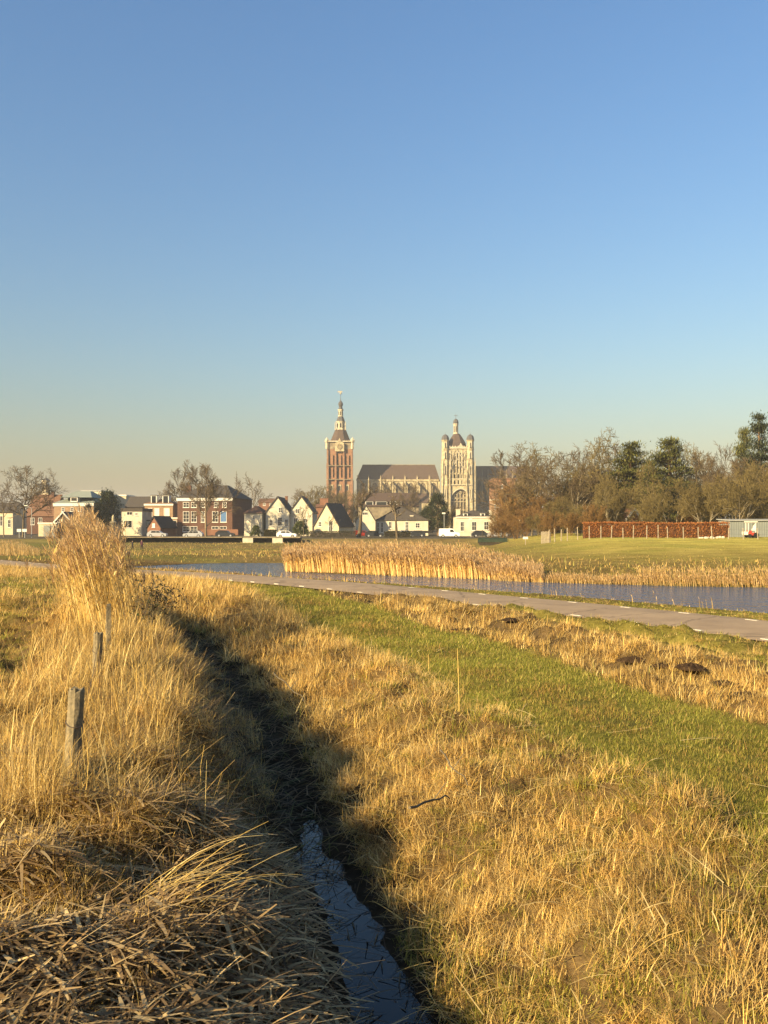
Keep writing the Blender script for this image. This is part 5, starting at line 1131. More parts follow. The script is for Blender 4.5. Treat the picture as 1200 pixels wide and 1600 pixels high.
tree('thicket', 'bare_tree', 'brown bushy tree between the dark evergreen and the transept', 700, 240, 792, wscale=0.8, rz=1.0)
# wood on the right
for i, (kk, u, D, v, w, lab) in enumerate([('willow', 783, 126, 800, 1.2, 'russet brush at the left foot of the dyke'), ('willow', 822, 118, 790, 1.2, 'russet brush behind the blank white sign'), ('thicket', 842, 112, 800, 1.2, 'olive brush behind the short paling fence'), ('willow', 862, 106, 796, 1.1, 'russet brush behind the first wire fence posts'), ('willow', 892, 102, 798, 1.1, 'russet brush touching the left end of copper hedge'), ('thicket', 905, 104, 786, 1.1, 'olive brush standing over the left end of copper hedge')]): tree(kk, kk + '_shrub', lab, u, D, v, cat='shrub', wscale=w, rz=1.1 * i)
tree('round', 'bare_tree', 'broad bare tree above the cathedral choir roof end', 815, 190, 698, wscale=1.15)
tree('willow', 'willow_shrub', 'rust brown twiggy willow in front of the orange brick building', 806, 132, 752, cat='shrub', wscale=1.05)
tree('willow', 'willow_shrub', 'rust brown willow between the brick building and the copper hedge', 846, 122, 768, cat='shrub', wscale=1.0)
tree('thicket', 'thicket_shrub', 'olive twiggy thicket at the foot of the dyke', 792, 138, 790, cat='shrub', wscale=1.1)
tree('thicket', 'thicket_shrub', 'olive twiggy thicket just left of the copper hedge', 878, 112, 772, cat='shrub', wscale=1.0)
tree('gnarled', 'bare_tree', 'gnarled bare tree, leftmost tall one of the wood', 868, 128, 686, wscale=0.85)
tree('gnarled', 'bare_tree', 'tallest gnarled bare tree of the wood, next to the pines', 932, 124, 672, wscale=0.8, rz=1.0)
tree('ash', 'bare_tree', 'pale trunked bare tree behind the left end of copper hedge', 900, 116, 716, wscale=0.95)
tree('forked', 'bare_tree', 'bare tree with forked pale stems behind the copper hedge', 952, 104, 738, wscale=0.75)
tree('pine_wide', 'pine_tree', 'broad dark green pine, leftmost of the pines', 985, 122, 690, wscale=1.2)
tree('pine', 'pine_tree', 'dark green pine with the higher pointed top', 1046, 126, 682, wscale=1.15)
tree('pine_wide', 'pine_tree', 'low dark pine behind the middle of copper hedge', 1020, 116, 720, wscale=0.95, rz=2.0)
tree('evergreen', 'evergreen_tree', 'dark evergreen filling the gap under the pines', 940, 134, 742, wscale=0.9)
tree('evergreen', 'evergreen_tree', 'dark evergreen low behind the hedge near grey shed', 1080, 120, 756, wscale=1.0)
tree('forked', 'bare_tree', 'bare tree with splayed olive stems in front of the pines', 1052, 102, 742, wscale=0.95, rz=2.5)
tree('gnarled', 'bare_tree', 'gnarled bare tree showing above the wood right of pines', 1090, 136, 686, wscale=0.8, rz=4.0)
tree('ash', 'bare_tree', 'pinkish bare tree left of the tall spruce', 1138, 128, 690, wscale=0.9)
tree('spruce', 'spruce_tree', 'tall dark spruce standing above the wood at the right edge', 1186, 126, 650, cat='tree', wscale=0.8)
tree('pine', 'pine_tree', 'dark pine close to the left side of the tall spruce', 1163, 130, 666, wscale=0.55, rz=3.0)
tree('forked', 'bare_tree', 'bare multi stemmed tree in front of the grey shed', 1156, 96, 722, wscale=0.95, rz=1.4)
tree('thicket', 'bare_tree', 'brown bushy bare tree at the right edge below the spruce', 1200, 108, 716, wscale=0.85)
tree('thicket', 'thicket_shrub', 'tangled olive thicket behind the hedge right of pines', 1106, 108, 748, cat='shrub', wscale=0.8, rz=2.2)
tree('willow', 'willow_shrub', 'russet brush rising behind the left end of copper hedge', 925, 101, 783, cat='shrub', wscale=0.9, rz=1.1)
tree('ash', 'bare_tree', 'bare tree in the wood just outside beyond the spruce', 1240, 120, 700, wscale=0.9)
tree('gnarled', 'bare_tree', 'bare crooked tree between forked stems and the pines', 1000, 110, 716, wscale=0.7, rz=3.3)

more = [('oak', 848, 124, 712, 0.9, 'bare tree between the rust willow and gnarled leftmost tree'), ('ash', 912, 131, 694, 0.9, 'bare tree between the two gnarled trees of the wood'), ('oak', 955, 130, 690, 0.8, 'bare tree just left of the broad leftmost pine'),
        ('gnarled', 1012, 132, 692, 0.75, 'bare crown between the two pine tops'), ('oak', 1070, 128, 702, 0.85, 'bare tree just right of the pointed pine'), ('round', 1112, 124, 704, 0.85, 'rounded bare tree between the pines and pinkish tree'),
        ('oak', 1150, 118, 712, 0.85, 'bare tree behind the multi stemmed tree by grey shed'), ('forked', 1100, 98, 752, 0.9, 'low bare tree with forked stems behind the hedge right end'), ('thicket', 1016, 99, 768, 0.8, 'olive brush just right of the pointed hut'),
        ('thicket', 962, 108, 760, 0.8, 'olive brush just left of the pointed hut'), ('willow', 1074, 103, 784, 0.8, 'russet brush behind the right half of copper hedge'), ('oak', 890, 134, 702, 0.9, 'bare tree right behind the leftmost gnarled tree'),
        ('thicket', 1176, 103, 752, 0.8, 'olive brush behind the grey metal shed'), ('oak', 830, 150, 722, 0.8, 'bare tree behind the taller rust willow'), ('ash', 1215, 116, 690, 0.9, 'bare tree at the right edge behind the bushy one')]
for i, (kk, u, D, v, w, lab) in enumerate(more): tree(kk, 'bare_tree' if kk not in ('willow', 'thicket') else kk + '_shrub', lab, u, D, v, cat='tree' if kk not in ('willow', 'thicket') else 'shrub', wscale=w, rz=0.7 * i)
for i, (u, D, v, lab) in enumerate([(905, 139, 752, 'dark evergreen deep in the wood behind the left hedge end'), (1000, 138, 748, 'dark evergreen deep in the wood under the broad pine'), (1046, 132, 752, 'dark evergreen deep in the wood under the pointed pine'), (1130, 132, 756, 'dark evergreen deep in the wood left of the spruce'), (1190, 134, 748, 'dark evergreen deep in the wood below the spruce'), (868, 138, 790, 'dark evergreen low at the left end of the wood')]):
    tree('evergreen', 'evergreen_tree', lab, u, D, v, wscale=1.15, rz=1.3 * i)

# ------------------------------------------------------------------ hedge, fence, shed on the dyke
def gz(x, y): return float(hz(np.array([x]), np.array([y]))[0])
D = 88.0; x0, x1 = X_(912, D), X_(1141, D); zb = gz(0.5 * (x0 + x1), D)
he = empty('copper_hedge', (0.5 * (x0 + x1), D, zb)); tag(he, 'long clipped copper brown beech hedge on the dyke', 'hedge')
hl = x1 - x0; n = 16000
MB().box(-hl / 2 + 0.1, hl / 2 - 0.1, 0.15, 0.85, -0.3, 1.35).build('branches', M['hedge_core'], he)
P = np.stack([U(-hl / 2, hl / 2, n), U(0, 1, n), U(0.05, 1.58, n)], -1); fc = rng.integers(0, 3, n)
P[fc == 0, 1] = np.abs(rng.normal(0, 0.09, (fc == 0).sum())); P[fc == 1, 2] = 1.52 + rng.normal(0, 0.05, (fc == 1).sum())
P[:, 2] += 0.10 * (fbm(P[:, 0] * 0.8, P[:, 1], 5) - 0.5) * 2 * (P[:, 2] > 1)
V, T, C = blades(P, U(0.07, 0.14, n), U(0.05, 0.09, n), U(-3.14, 3.14, n), U(0.2, 1.8, n), U(-0.4, 0.6, n), pal(n, [(0.42, 0.16, 0.045), (0.34, 0.12, 0.035), (0.50, 0.23, 0.07), (0.26, 0.10, 0.03)], None, 0.2), seg=1, tip=0.3)
hm = link_mesh('leaves', tri_mesh('hedge_leaves', V, T, C), M['leaf'], he); hm['kind'] = 'stuff'
D = 80.5; fe = empty('field_fence', (X_(1020, D), D, gz(X_(1020, D), D))); tag(fe, 'wire field fence with weathered wooden posts before the copper hedge', 'fence')
fu = [858, 867, 877, 887, 903, 921, 939, 956, 973, 990, 1010, 1029, 1044, 1068, 1091, 1113, 1139, 1162, 1184, 1206]
mbp = MB().lathe(0, 0, [(0.05, -0.4), (0.045, 1.12), (0.035, 1.16)], 6); post_me = None; prev = None
for i, u in enumerate(fu):
    px, py = X_(u, D), D + random.uniform(-.15, .15); pz = gz(px, py)
    if post_me is None: o = mbp.build('post', M['bark_pale'], fe); post_me = o.data
    else: o = link_mesh('post', post_me, None, fe)
    o.location = (px - fe.location.x, py - fe.location.y, pz - fe.location.z); o.rotation_euler = (random.uniform(-.05, .05), random.uniform(-.07, .07), random.uniform(0, 6)); o.scale = (1, 1, random.uniform(.85, 1.1))
    cur = Vector((px - fe.location.x, py - fe.location.y - .07, pz - fe.location.z))
    if prev is not None:
        for hh in (0.45, 0.85): MB().tube(prev + Vector((0, 0, hh)), cur + Vector((0, 0, hh)), 0.006, n=4).build('wire', M['wire'], fe)
    prev = cur
# short palisade at the hedge's left end
pe = empty('palisade', (X_(853, D), D, gz(X_(853, D), D))); tag(pe, 'short grey paling fence at the left end of wire fence', 'fence')
for i in range(7):
    px = (i - 3) * 0.13; MB().box(px - .05, px + .05, -.012, .012, -.2, 1.05 + .04 * (i % 2)).build('pale', M['bark_pale'], pe)
for zz in (.3, .8): MB().box(-.48, .48, .014, .05, zz, zz + .07).build('rail', M['bark_pale'], pe)
# grey shed with ribbed cladding
D = 92; zs = gz(X_(1170, D), D); w = (1236 - 1141) * D / F
sh = empty('grey_shed', (X_(1188, D), D, zs)); tag(sh, 'low grey ribbed metal shed at the right end of hedge', 'shed')
wl_ = MB().box(-w / 2, w / 2, 0, 3.2, -.3, 1.72).build('wall', M['shed_grey'], sh)
MB().yz([(-.2, 1.72), (3.4, 1.85), (3.4, 1.95), (-.2, 1.82)], -w / 2 - .15, w / 2 + .15).build('roof', M['steel_grey'], sh)
rib = None
for i in range(26):
    if rib is None: o = MB().box(-.03, .03, -.035, -.002, -.2, 1.7).build('rib', M['shed_grey'], sh); rib = o.data
    else: o = link_mesh('rib', rib, None, sh)
    o.location = (-w / 2 + .12 + i * (w - .24) / 25, 0, 0)
# red and white machine beside it
D = 86; mc = empty('garden_machine', (X_(1174, D), D, gz(X_(1174, D), D))); tag(mc, 'small red and white machine standing in front of grey shed', 'machine')
MB().box(-.5, .45, -.4, .4, .25, .52).box(-.42, -.1, -.36, .36, .521, .72).build('chassis', M['red_paint'], mc)
mbm = MB()
for px in (-.42, .3): mbm.tube((px, -.3, .5), (px, -.3, 1.55), .035); mbm.tube((px, .3, .5), (px, .3, 1.55), .035)
mbm.build('cab_frame', M['white_paint'], mc); MB().box(-.55, .45, -.42, .42, 1.55, 1.64).build('cab_roof', M['white_paint'], mc)
MB().box(-.75, -.5, -.45, .45, .3, .62).build('bucket', M['white_paint'], mc)
MB().xz([(.05, .72), (.32, .72), (.40, 1.35), (.28, 1.35), (.2, .9), (.05, .9)], -.2, .2).build('seat', M['white_paint'], mc)
for px, rr in ((-.34, .2), (.3, .27)):
    for sy in (-.42, .34): 
        wh = MB().yz([(0, 0)] * 0 or [(rr * math.cos(a * math.pi / 6), rr * math.sin(a * math.pi / 6)) for a in range(12)], -.05, .05).build('wheel', M['tyre'], mc)
        wh.rotation_euler = (0, 0, math.pi / 2); wh.location = (px, sy, rr)
# stone heap
for i in range(9):
    u = 1094 + i * 4.4 + random.uniform(-1, 1); D = 82.5 + random.uniform(-.3, .3); px = X_(u, D); r_ = random.uniform(.11, .20)
    mbs = MB(); mbs.lathe(0, 0, [(r_ * .8, -.05), (r_, r_ * .4), (r_ * .75, r_ * .9), (r_ * .25, r_ * 1.15)], 7); o = mbs.build('boulder', M['concrete'])
    o.location = (px, D, gz(px, D) + .01); o.rotation_euler = (random.uniform(-.3, .3), random.uniform(-.3, .3), random.uniform(0, 6)); o.scale = (random.uniform(1.0, 1.6), 1, random.uniform(.8, 1.1))
    tag(o, f"{'first second third fourth fifth sixth seventh eighth ninth'.split()[i]} pale boulder from the left in the row before the hedge", 'boulder', 'pale boulders in a row before the hedge')
# sign on the dyke end
D = 84; e = empty('sign', (X_(821, D), D, gz(X_(821, D), D))); tag(e, 'small blank white sign on a wooden stake on dyke slope', 'sign')
MB().box(-.03, .03, -.03, .03, -.3, .75).build('stake', M['bark_pale'], e); MB().box(-.24, .24, -.06, -.031, .55, .78).build('board', M['white_paint'], e)

# ------------------------------------------------------------------ quay, cars, street furniture
D = 163.0
def wallseg(name, label, u0, u1, v0, v1, m, dep=.8, D=165.0, cat='wall'):
    e = MB().box(X_(u0, D), X_(u1, D), D, D + dep, Z_(v1, D), Z_(v0, D)).build(name, M[m]); tag(e, label, cat, kind='thing'); return e
q = empty('quay_wall', (X_(300, D), D, 0)); tag(q, 'long quay wall in painted shade with pale coping below the left houses', 'wall', kind='thing')
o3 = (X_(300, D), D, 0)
MB().box(X_(165, D), X_(378, D), D, D + .6, -1.9, Z_(840.2, D)).build('wall', M['concrete_shade_dark'], q, o3)
MB().box(X_(160, D), X_(380, D), D - 1.4, D + .9, Z_(840, D), Z_(838.6, D)).build('coping', M['stone_dark'], q, o3)  # overhang stretched forward to throw shade on the wall
b = empty('culvert_bridge', (X_(412, D), D, 0)); tag(b, 'low dark culvert bridge with two pale concrete piers', 'bridge'); o3 = (X_(412, D), D, 0)
for (a, c) in ((381, 397), (427, 443)): MB().box(X_(a, D), X_(c, D), D - 1.5, D + 2, -1.9, Z_(840.5, D)).build('pier', M['concrete'], b, o3)
MB().box(X_(380.3, D), X_(470, D), D - 1.2, D + 2.4, Z_(840.3, D), Z_(838.6, D)).build('deck', M['stone_dark'], b, o3)
MB().box(X_(397.2, D), X_(426.8, D), D + .4, D + 2.2, -1.9, Z_(841, D)).build('opening', M['void'], b, o3); MB().box(X_(443.2, D), X_(470, D), D + .5, D + 2.2, -1.9, Z_(841, D)).build('abutment', M['concrete_shade_dark'], b, o3)  # opening is a solid block with the under-deck shade in its colour
wallseg('garden_wall', 'low red brick garden wall before the dark brick house', 314, 372, 827, 836, 'brick_red', .3, 196)
wallseg('low_wall', 'low dark wall and carport edge before the long white house', 604, 676, 829.5, 833, 'concrete_shade_dark', 3.0, 205)
wallseg('white_barrier', 'small white rail sign on the quay wall', 237, 242, 841, 844, 'white_paint', .1, 164.5, 'sign')
for (u0, u1, vt, vb, D_, lab) in ((484, 556, 831, 840, 184, 'low dark clipped hedge before the cream gable house'), (600, 642, 832, 840, 186, 'low dark clipped hedge before the long white house'), (412, 432, 829, 838, 188, 'low dark clipped hedge beside the small white annex')):
    xa, xb = X_(u0, D_), X_(u1, D_); zb_ = gz(0.5 * (xa + xb), D_); e = empty('low_hedge', (0.5 * (xa + xb), D_, zb_)); tag(e, lab, 'hedge', 'low hedges along the street'); nn_ = 2600; hw_ = (xb - xa) / 2; ht = Z_(vt, D_) - zb_
    MB().box(-hw_ + .1, hw_ - .1, .1, .7, -.2, ht - .12).build('branches', M['roof_dark'], e)
    P = np.stack([U(-hw_, hw_, nn_), U(0, .8, nn_), U(0, ht, nn_)], -1); fc = rng.integers(0, 2, nn_); P[fc == 0, 1] = np.abs(rng.normal(0, .05, (fc == 0).sum())); P[fc == 1, 2] = ht + rng.normal(0, .06, (fc == 1).sum())
    V, T, C = blades(P, U(.12, .22, nn_), U(.08, .14, nn_), U(-3.14, 3.14, nn_), U(.2, 1.8, nn_), U(-.3, .5, nn_), pal(nn_, [(0.05, 0.055, 0.02), (0.08, 0.075, 0.03), (0.10, 0.075, 0.035)], None, .2), seg=1, tip=.3)
    lv = link_mesh('leaves', tri_mesh('hedge_leaves', V, T, C), M['leaf'], e); lv['kind'] = 'stuff'
def car_proto(name, prof, glass, L_, w, wheels):
    e = empty(name)
    MB().xz(prof, -w / 2, w / 2).build('body', None, e)
    for g in glass: MB().xz(g, -w / 2 - .015, w / 2 + .015).build('window', M['glass'], e)
    for wx in wheels:
        for sy in (-w / 2 - .03, w / 2 - .17):
            t_ = MB().xz([(.33 * math.cos(a * math.pi / 8), .33 * math.sin(a * math.pi / 8)) for a in range(16)], 0, .2).build('wheel', M['tyre'], e); t_.location = (wx, sy, .33)
            MB().xz([(.2 * math.cos(a * math.pi / 5), .2 * math.sin(a * math.pi / 5)) for a in range(10)], -.012, .212).build('rim', M['car_silver'], t_)
    return e
hatch = car_proto('parked_car', [(-2.05, .25), (2.05, .25), (2.1, .6), (1.95, .82), (1.05, .95), (.45, 1.42), (-1.3, 1.45), (-1.95, 1.0), (-2.1, .7)], [[(-1.2, .98), (-.15, .98), (-.15, 1.36), (-1.05, 1.36)], [(-.05, .98), (.9, .98), (.42, 1.36), (-.05, 1.36)]], 4.2, 1.7, (-1.25, 1.3))
van = car_proto('parked_van', [(-2.2, .3), (2.15, .3), (2.2, .8), (1.95, 1.05), (1.25, 1.15), (.75, 1.8), (.5, 1.9), (-2.15, 1.9), (-2.25, .8)], [[(.1, 1.15), (1.05, 1.15), (.68, 1.68), (.1, 1.68)]], 4.4, 1.8, (-1.4, 1.35))
def setmat(e, m):
    for ch in e.children:
        if ch.name.startswith('body'):
            ch.data = ch.data.copy() if ch.data.users > 1 else ch.data
            ch.data.materials.clear(); ch.data.materials.append(M[m])
cars = [(hatch, 448, 183, 0, 'car_white', 'white car parked before the joined white gables'), (hatch, 302, 186, math.pi, 'car_silver', 'silver car parked below the dark brick house'),
        (hatch, 246, 188, 0, 'car_silver', 'silver car parked before the small brick gable'), (hatch, 585, 190, 0, 'car_dark', 'black car parked before the plain white end gable'),
        (hatch, 650, 192, math.pi, 'car_dark', 'dark car parked under the long white house carport'), (hatch, 566, 192, .2, 'car_red', 'red car parked behind the black car'),
        (hatch, 752, 190, 0, 'car_dark', 'dark car parked before the white dormer house'), (hatch, 777, 188, math.pi, 'car_silver', 'silver car at the right corner of white dormer house'),
        (van, 702, 186, 0, 'car_white', 'small white delivery van beside the dark evergreens'), (hatch, 352, 192, 0, 'car_dark', 'dark car by the red garden wall'),
        (hatch, 636, 196, 0, 'car_silver', 'silver car half hidden behind the dark carport car')]
used = set()
for (pr_, u, D, rz, m, lab) in cars:
    first = pr_.name not in used; used.add(pr_.name)
    o = pr_ if first else copy_tree(pr_)
    o.location = (X_(u, D), D, gz(X_(u, D), D) + .02); o.rotation_euler.z = rz; setmat(o, m)
    tag(o, lab, 'van' if pr_ is van else 'car', 'vehicles parked along the street')
# lamps, poles, signs
def lamp(u, D, vtop, label, arm=0.0):
    x = X_(u, D); z = gz(x, D); h = Z_(vtop, D) - z; e = empty('street_lamp', (x, D, z)); tag(e, label, 'street lamp', 'street lamps in the town')
    MB().tube((0, 0, -.2), (0, 0, h), .09, .06).build('pole', M['steel_grey'], e)
    if arm: MB().tube((0, 0, h - .05), (arm, 0, h + .5), .05).build('arm', M['steel_grey'], e)
    MB().box(arm - .45, arm + .25, -.15, .15, h + (.45 if arm else 0), h + (.62 if arm else .3)).build('lamp_head', M['white_paint'], e)
lamp(49.5, 184, 794, 'tall street lamp with slanting arm right of the big bare tree', -1.1)
lamp(694, 192, 803, 'plain pale lamp pole left of the white dormer house')
lamp(736, 193, 812, 'short lamp pole in front of the white dormer house')
for u, lab in ((30, 'left one of two small white panels below the spreading bare tree'), (38.6, 'right one of two small white panels below the spreading bare tree')):
    D = 182; x = X_(u, D); e = empty('road_sign', (x, D, gz(x, D))); tag(e, lab, 'sign', 'white panels by the far left street')
    MB().box(-.05, .05, -.05, .05, -.2, 1.5).build('stake', M['steel_grey'], e); MB().box(-.45, .45, -.1, -.051, 1.25, 1.85).build('board', M['white_paint'], e)
D = 197; x = X_(177, D); e = empty('stone_monument', (x, D, gz(x, D))); tag(e, 'pale yellowish stone monument beside the dark rounded evergreen', 'monument')
MB().box(-.9, .9, -.9, .9, -.2, .9).build('plinth', M['stone'], e); MB().lathe(0, 0, [(.72, .9), (.62, 3.0), (.8, 3.1), (.8, 3.3), (.35, 3.6), (.28, 4.6), (.05, 5.0)], 8).build('shaft', M['stone'], e)
# green covered boat behind the reeds
D = 118.0; x = X_(772, D); zb = gz(x, D); e = empty('covered_boat', (x, D, zb)); tag(e, 'low dark green covered boat lying behind the golden reed bed', 'boat')
MB().add([(-2.2, -.7, .35), (1.8, -.7, .3), (2.4, 0, .45), (1.8, .7, .3), (-2.2, .7, .35), (-1.9, -.45, -.1), (1.5, -.45, -.1), (1.5, .45, -.1), (-1.9, .45, -.1)], [(0, 5, 6, 1), (1, 6, 2), (2, 6, 7), (2, 7, 3), (3, 7, 8, 4), (4, 8, 5, 0), (5, 8, 7, 6)]).build('hull', M['roof_dark'], e)
MB().yz([(-.72, .36), (-.5, .75), (0, .95), (.5, .75), (.72, .36)], -2.15, 1.75).build('cover', M['tarp_green'], e)
MB().tube((-1.6, 0, .3), (-1.6, 0, 2.0), .05).build('mast', M['roof_dark'], e)

# ------------------------------------------------------------------ two walkers on the flood meadow
def person(u, D, h, mats, label, facing, stride):
    x = X_(u, D); z = gz(x, D); me = bpy.data.meshes.new('person')
    s_ = h / 1.75
    J = {'pel': (0, 0, .95), 'wai': (0, 0, 1.12), 'che': (0, .01, 1.35), 'nek': (0, .0, 1.50), 'hd0': (0, -.01, 1.58), 'hd1': (0, -.02, 1.70),
         'shl': (-.19, 0, 1.42), 'ell': (-.25, .05, 1.15), 'wrl': (-.24, -.05, .92), 'hal': (-.24, -.08, .82), 'shr': (.19, 0, 1.42), 'elr': (.25, .05, 1.15), 'wrr': (.24, -.06, .92), 'har': (.24, -.09, .82),
         'hil': (-.10, 0, .90), 'knl': (-.11, -stride * .5, .50), 'anl': (-.11, -stride * .3, .09), 'tol': (-.11, -stride * .3 - .17, .04), 'hir': (.10, 0, .90), 'knr': (.11, stride * .2, .50), 'anr': (.11, stride, .12), 'tor': (.11, stride - .16, .04)}
    E = [('pel', 'wai'), ('wai', 'che'), ('che', 'nek'), ('nek', 'hd0'), ('hd0', 'hd1'), ('che', 'shl'), ('shl', 'ell'), ('ell', 'wrl'), ('wrl', 'hal'), ('che', 'shr'), ('shr', 'elr'), ('elr', 'wrr'), ('wrr', 'har'),
         ('pel', 'hil'), ('hil', 'knl'), ('knl', 'anl'), ('anl', 'tol'), ('pel', 'hir'), ('hir', 'knr'), ('knr', 'anr'), ('anr', 'tor')]
    rad = dict(pel=.15, wai=.14, che=.16, nek=.065, hd0=.085, hd1=.09, shl=.075, ell=.055, wrl=.04, hal=.035, shr=.075, elr=.055, wrr=.04, har=.035, hil=.10, knl=.065, anl=.045, tol=.035, hir=.10, knr=.065, anr=.045, tor=.035)
    names = list(J); me.from_pydata([tuple(c * s_ for c in J[n_]) for n_ in names], [(names.index(a), names.index(b)) for a, b in E], [])
    o = bpy.data.objects.new('person', me); col.objects.link(o)
    sk = o.modifiers.new('skin', 'SKIN'); o.modifiers.new('sub', 'SUBSURF').levels = 1; o.modifiers['sub'].render_levels = 1
    for i, n_ in enumerate(names): me.skin_vertices[0].data[i].radius = (rad[n_] * s_, rad[n_] * s_); me.skin_vertices[0].data[i].use_root = n_ == 'pel'
    dg = bpy.context.evaluated_depsgraph_get(); m2 = bpy.data.meshes.new_from_object(o.evaluated_get(dg)); o.modifiers.clear(); o.data = m2
    for m_ in mats: m2.materials.append(M[m_])
    for p_ in m2.polygons:
        c = p_.center / s_; p_.material_index = 2 if c.z > 1.52 else (2 if (c.z < .9 and abs(c.x) > .2) else (0 if c.z > .88 else 1)); p_.use_smooth = True
    hr = MB().lathe(0, .015 * s_, [(.10 * s_, 1.62 * s_), (.108 * s_, 1.70 * s_), (.085 * s_, 1.78 * s_), (.03 * s_, 1.81 * s_)], 10).build('hair', M['hair'], o, smooth=True)
    o.location = (x, D, z); o.rotation_euler.z = facing; tag(o, label, 'person', 'walkers on the flood meadow'); return o
person(221.5, 128, 1.66, ('cloth_plum', 'cloth_dark', 'skin'), 'person in dark plum coat walking on the far meadow, the taller walker', 2.6, .22)
person(207, 130, 1.5, ('cloth_dark', 'cloth_dark', 'skin'), 'person in black coat walking on the far meadow, left of the other', 2.2, .16)

# ------------------------------------------------------------------ foreground posts, twigs and clods
def fpost(u, vtop, D, r_, lean, label, square=False):
    x = X_(u, D); z = gz(x, D); h = Z_(vtop, D) - z
    e = empty('fence_post', (x, D, z - .05)); e.rotation_euler = (lean[0], lean[1], 0.4); tag(e, label, 'fence post', 'old posts along the ditch')
    n_ = 4 if square else 9
    mb = MB(); prof = [(r_ * 1.05, -.3)] + [(r_ * (1.0 + .04 * math.sin(i * 2.1)), h * i / 6) for i in range(7)] + [(r_ * .86, h + .025)]
    mb.lathe(0, 0, prof, n_)
    for i, v_ in enumerate(mb.v): mb.v[i] = (v_[0] + .006 * math.sin(i * 7.7), v_[1] + .006 * math.cos(i * 5.1), v_[2] + (0.012 * math.sin(i * 3) if v_[2] > h - .01 else 0))
    mb.build('shaft', M['post_wood'], e)
    if not square:
        wm = MB()
        for i in range(14):
            a0, a1 = 2 * math.pi * i / 14, 2 * math.pi * (i + 1) / 14; rr = r_ * 1.07
            wm.tube((rr * math.cos(a0), rr * math.sin(a0), h * .74 + .03 * math.sin(a0)), (rr * math.cos(a1), rr * math.sin(a1), h * .74 + .03 * math.sin(a1)), .0035, n=4)
        wm.build('wire_loop', M['wire'], e)
    return e
fpost(110, 1072, 6.6, .062, (-.04, .05), 'thick weathered fence post nearest the viewer with a wire loop')
fpost(151, 985, 11.0, .060, (.03, .02), 'round weathered fence post between the thick one and the reeds')
fpost(169, 942, 13.2, .046, (0, .01), 'pale slender square post standing in front of the tall reeds', True)
D = 5.4
w_ = empty('loose_wire', (0, 0, 0)); tag(w_, 'slack rusty fence wire running between the first two old posts', 'wire')
pa = Vector((X_(113, 6.6), 6.6, Z_(1105, 6.6))); pb = Vector((X_(152, 11.0), 11.0, Z_(1010, 11.0))); mbw = MB()
for i in range(12):
    q0, q1 = i / 12, (i + 1) / 12; mbw.tube(pa.lerp(pb, q0) - Vector((0, 0, .25 * math.sin(math.pi * q0))), pa.lerp(pb, q1) - Vector((0, 0, .25 * math.sin(math.pi * q1))), .003, n=4)
o = mbw.build('strand', M['wire'], w_)
bx_, by_ = X_(222, 15.2), 15.2; e = empty('bramble_bush', (bx_, by_, gz(bx_, by_))); tag(e, 'dark leaved bramble hanging from the right side of tall reeds', 'bramble')
sm = MB(); lp = []
for i in range(16):
    p0 = Vector((random.uniform(-.2, .15), random.uniform(-.3, .4), 0)); a_ = random.uniform(-1.2, 1.2); L_b = random.uniform(.7, 1.3); h_ = random.uniform(.5, 1.15); pv_ = p0
    for q in range(1, 9):
        f_ = q / 8; pn = p0 + Vector((math.cos(a_) * L_b * f_ * .55, math.sin(a_) * L_b * f_ * .4, h_ * math.sin(f_ * 2.3)))
        sm.tube(pv_, pn, .006, .005, n=4); pv_ = pn
        if q > 2: lp += [tuple(pn + Vector((random.gauss(0, .04), random.gauss(0, .04), random.gauss(0, .04)))) for _ in range(5)]
sm.build('stems', M['bark'], e); lp = np.array(lp); nl = len(lp)
V, T, C = blades(lp, U(.04, .08, nl), U(.03, .05, nl), U(-3.14, 3.14, nl), U(.6, 2.2, nl), U(-.3, .6, nl), pal(nl, [(0.035, 0.045, 0.015), (0.06, 0.055, 0.02), (0.07, 0.04, 0.02)], None, .2), seg=1, tip=.3)
lv = link_mesh('leaves', tri_mesh('bramble_leaves', V, T, C), M['leaf'], e); lv['kind'] = 'stuff'
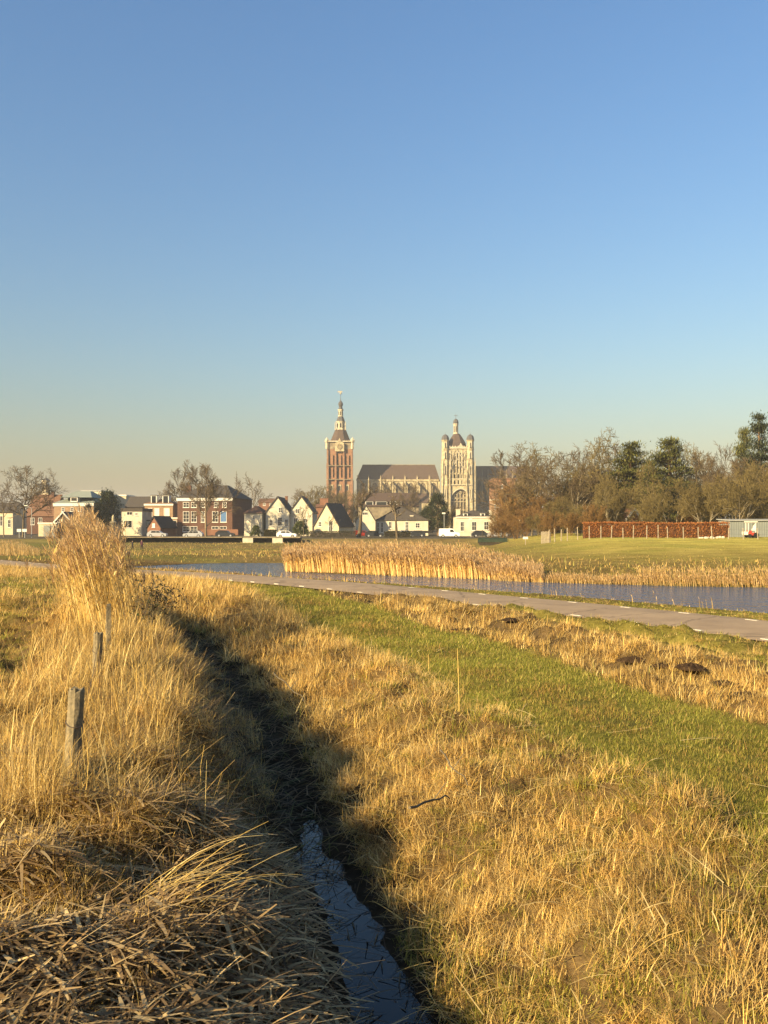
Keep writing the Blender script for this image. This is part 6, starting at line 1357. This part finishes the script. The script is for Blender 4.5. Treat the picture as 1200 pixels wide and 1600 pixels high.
for (ua, va, ub, vb, zf, rr, lab) in ((428, 1052, 478, 1096, -.15, .012, 'dark dead branch lying on the far right ditch bank'), (688, 1172, 728, 1222, 0.0, .010, 'thin dark stick poking from the grass right of the water'), (640, 1262, 705, 1240, -.1, .012, 'brown stick lying across the right bank near the strip')):
    def gp_(u, v, z): d_1 = (HC - z) * F / (v - VH); return Vector((X_(u, d_1), d_1, z))
    pa, pb = gp_(ua, va, zf + .28), gp_(ub, vb, zf + .12)
    for pp_ in (pa, pb): pp_.z = max(pp_.z, gz(pp_.x, pp_.y) + .10)
    br_ = MB(); pr0 = pa
    for q in range(1, 7):
        pn = pa.lerp(pb, q / 6) + Vector((random.gauss(0, .012), random.gauss(0, .012), random.gauss(0, .012))); br_.tube(pr0, pn, rr * (1 - .08 * q), rr * (1 - .08 * (q + 1)), n=5); pr0 = pn
    m0 = pa.lerp(pb, .55); br_.tube(m0, m0 + Vector((.10, .05, .12)), rr * .5, rr * .25, n=4)
    tag(br_.build('dead_branch', M['bark']), lab, 'branch')
# dark earth clods along the furrow and one by the path
clods = sorted([(722, 988), (742, 991), (762, 994), (797, 986), (818, 1001), (857, 1014), (728, 955), (690, 952), (1008, 990), (990, 1044), (1035, 1056), (1078, 1064), (1130, 1078), (1180, 1090)])
ORD = 'first second third fourth fifth sixth seventh eighth ninth tenth eleventh twelfth thirteenth fourteenth'.split()
for i, (u, v) in enumerate(clods):
    y_ = HC * F / (v - VH); x_ = X_(u, y_); z_ = gz(x_, y_); r_ = random.uniform(.11, .20)
    nn_ = 14; rr_ = random.Random(i); mb = MB()
    prof = [(1.0, -.04), (.92, .10), (.70, .24), (.38, .36), (.1, .42)]
    mb.lathe(0, 0, [(a * r_, b_ * r_) for a, b_ in prof], nn_)
    mb.v = [(p_[0] * (1 + .35 * (rr_.random() - .5)), p_[1] * (1 + .35 * (rr_.random() - .5)), p_[2] * (1 + .6 * (rr_.random() - .5))) for p_ in mb.v]
    o = mb.build('earth_clod', M['soil']); o.location = (x_, y_, z_ + .02); o.scale = (random.uniform(1.0, 2.0), random.uniform(.7, 1.1), random.uniform(.5, 1.0)); o.rotation_euler.z = random.uniform(-.4, .4)
    tag(o, f'{ORD[i]} dark earth clod counted from the left along the furrow and path', 'earth clod', 'dark earth clods by the furrow')
# ------------------------------------------------------------------ haze
hb = MB().box(-1900, 1900, -420, 2700, -5, 66).build('haze', None)
hm_ = bpy.data.materials.new('haze'); hm_.use_nodes = True; N = hm_.node_tree.nodes; N.remove(N['Principled BSDF'])
pv = N.new('ShaderNodeVolumePrincipled'); pv.inputs['Color'].default_value = (0.92, 0.92, 0.92, 1); pv.inputs['Density'].default_value = 0.00025; pv.inputs['Anisotropy'].default_value = 0.0
hm_.node_tree.links.new(pv.outputs[0], N['Material Output'].inputs['Volume'])
hb.data.materials.append(hm_); tag(hb, 'thin pale winter haze over the fields and town', 'haze', kind='stuff')
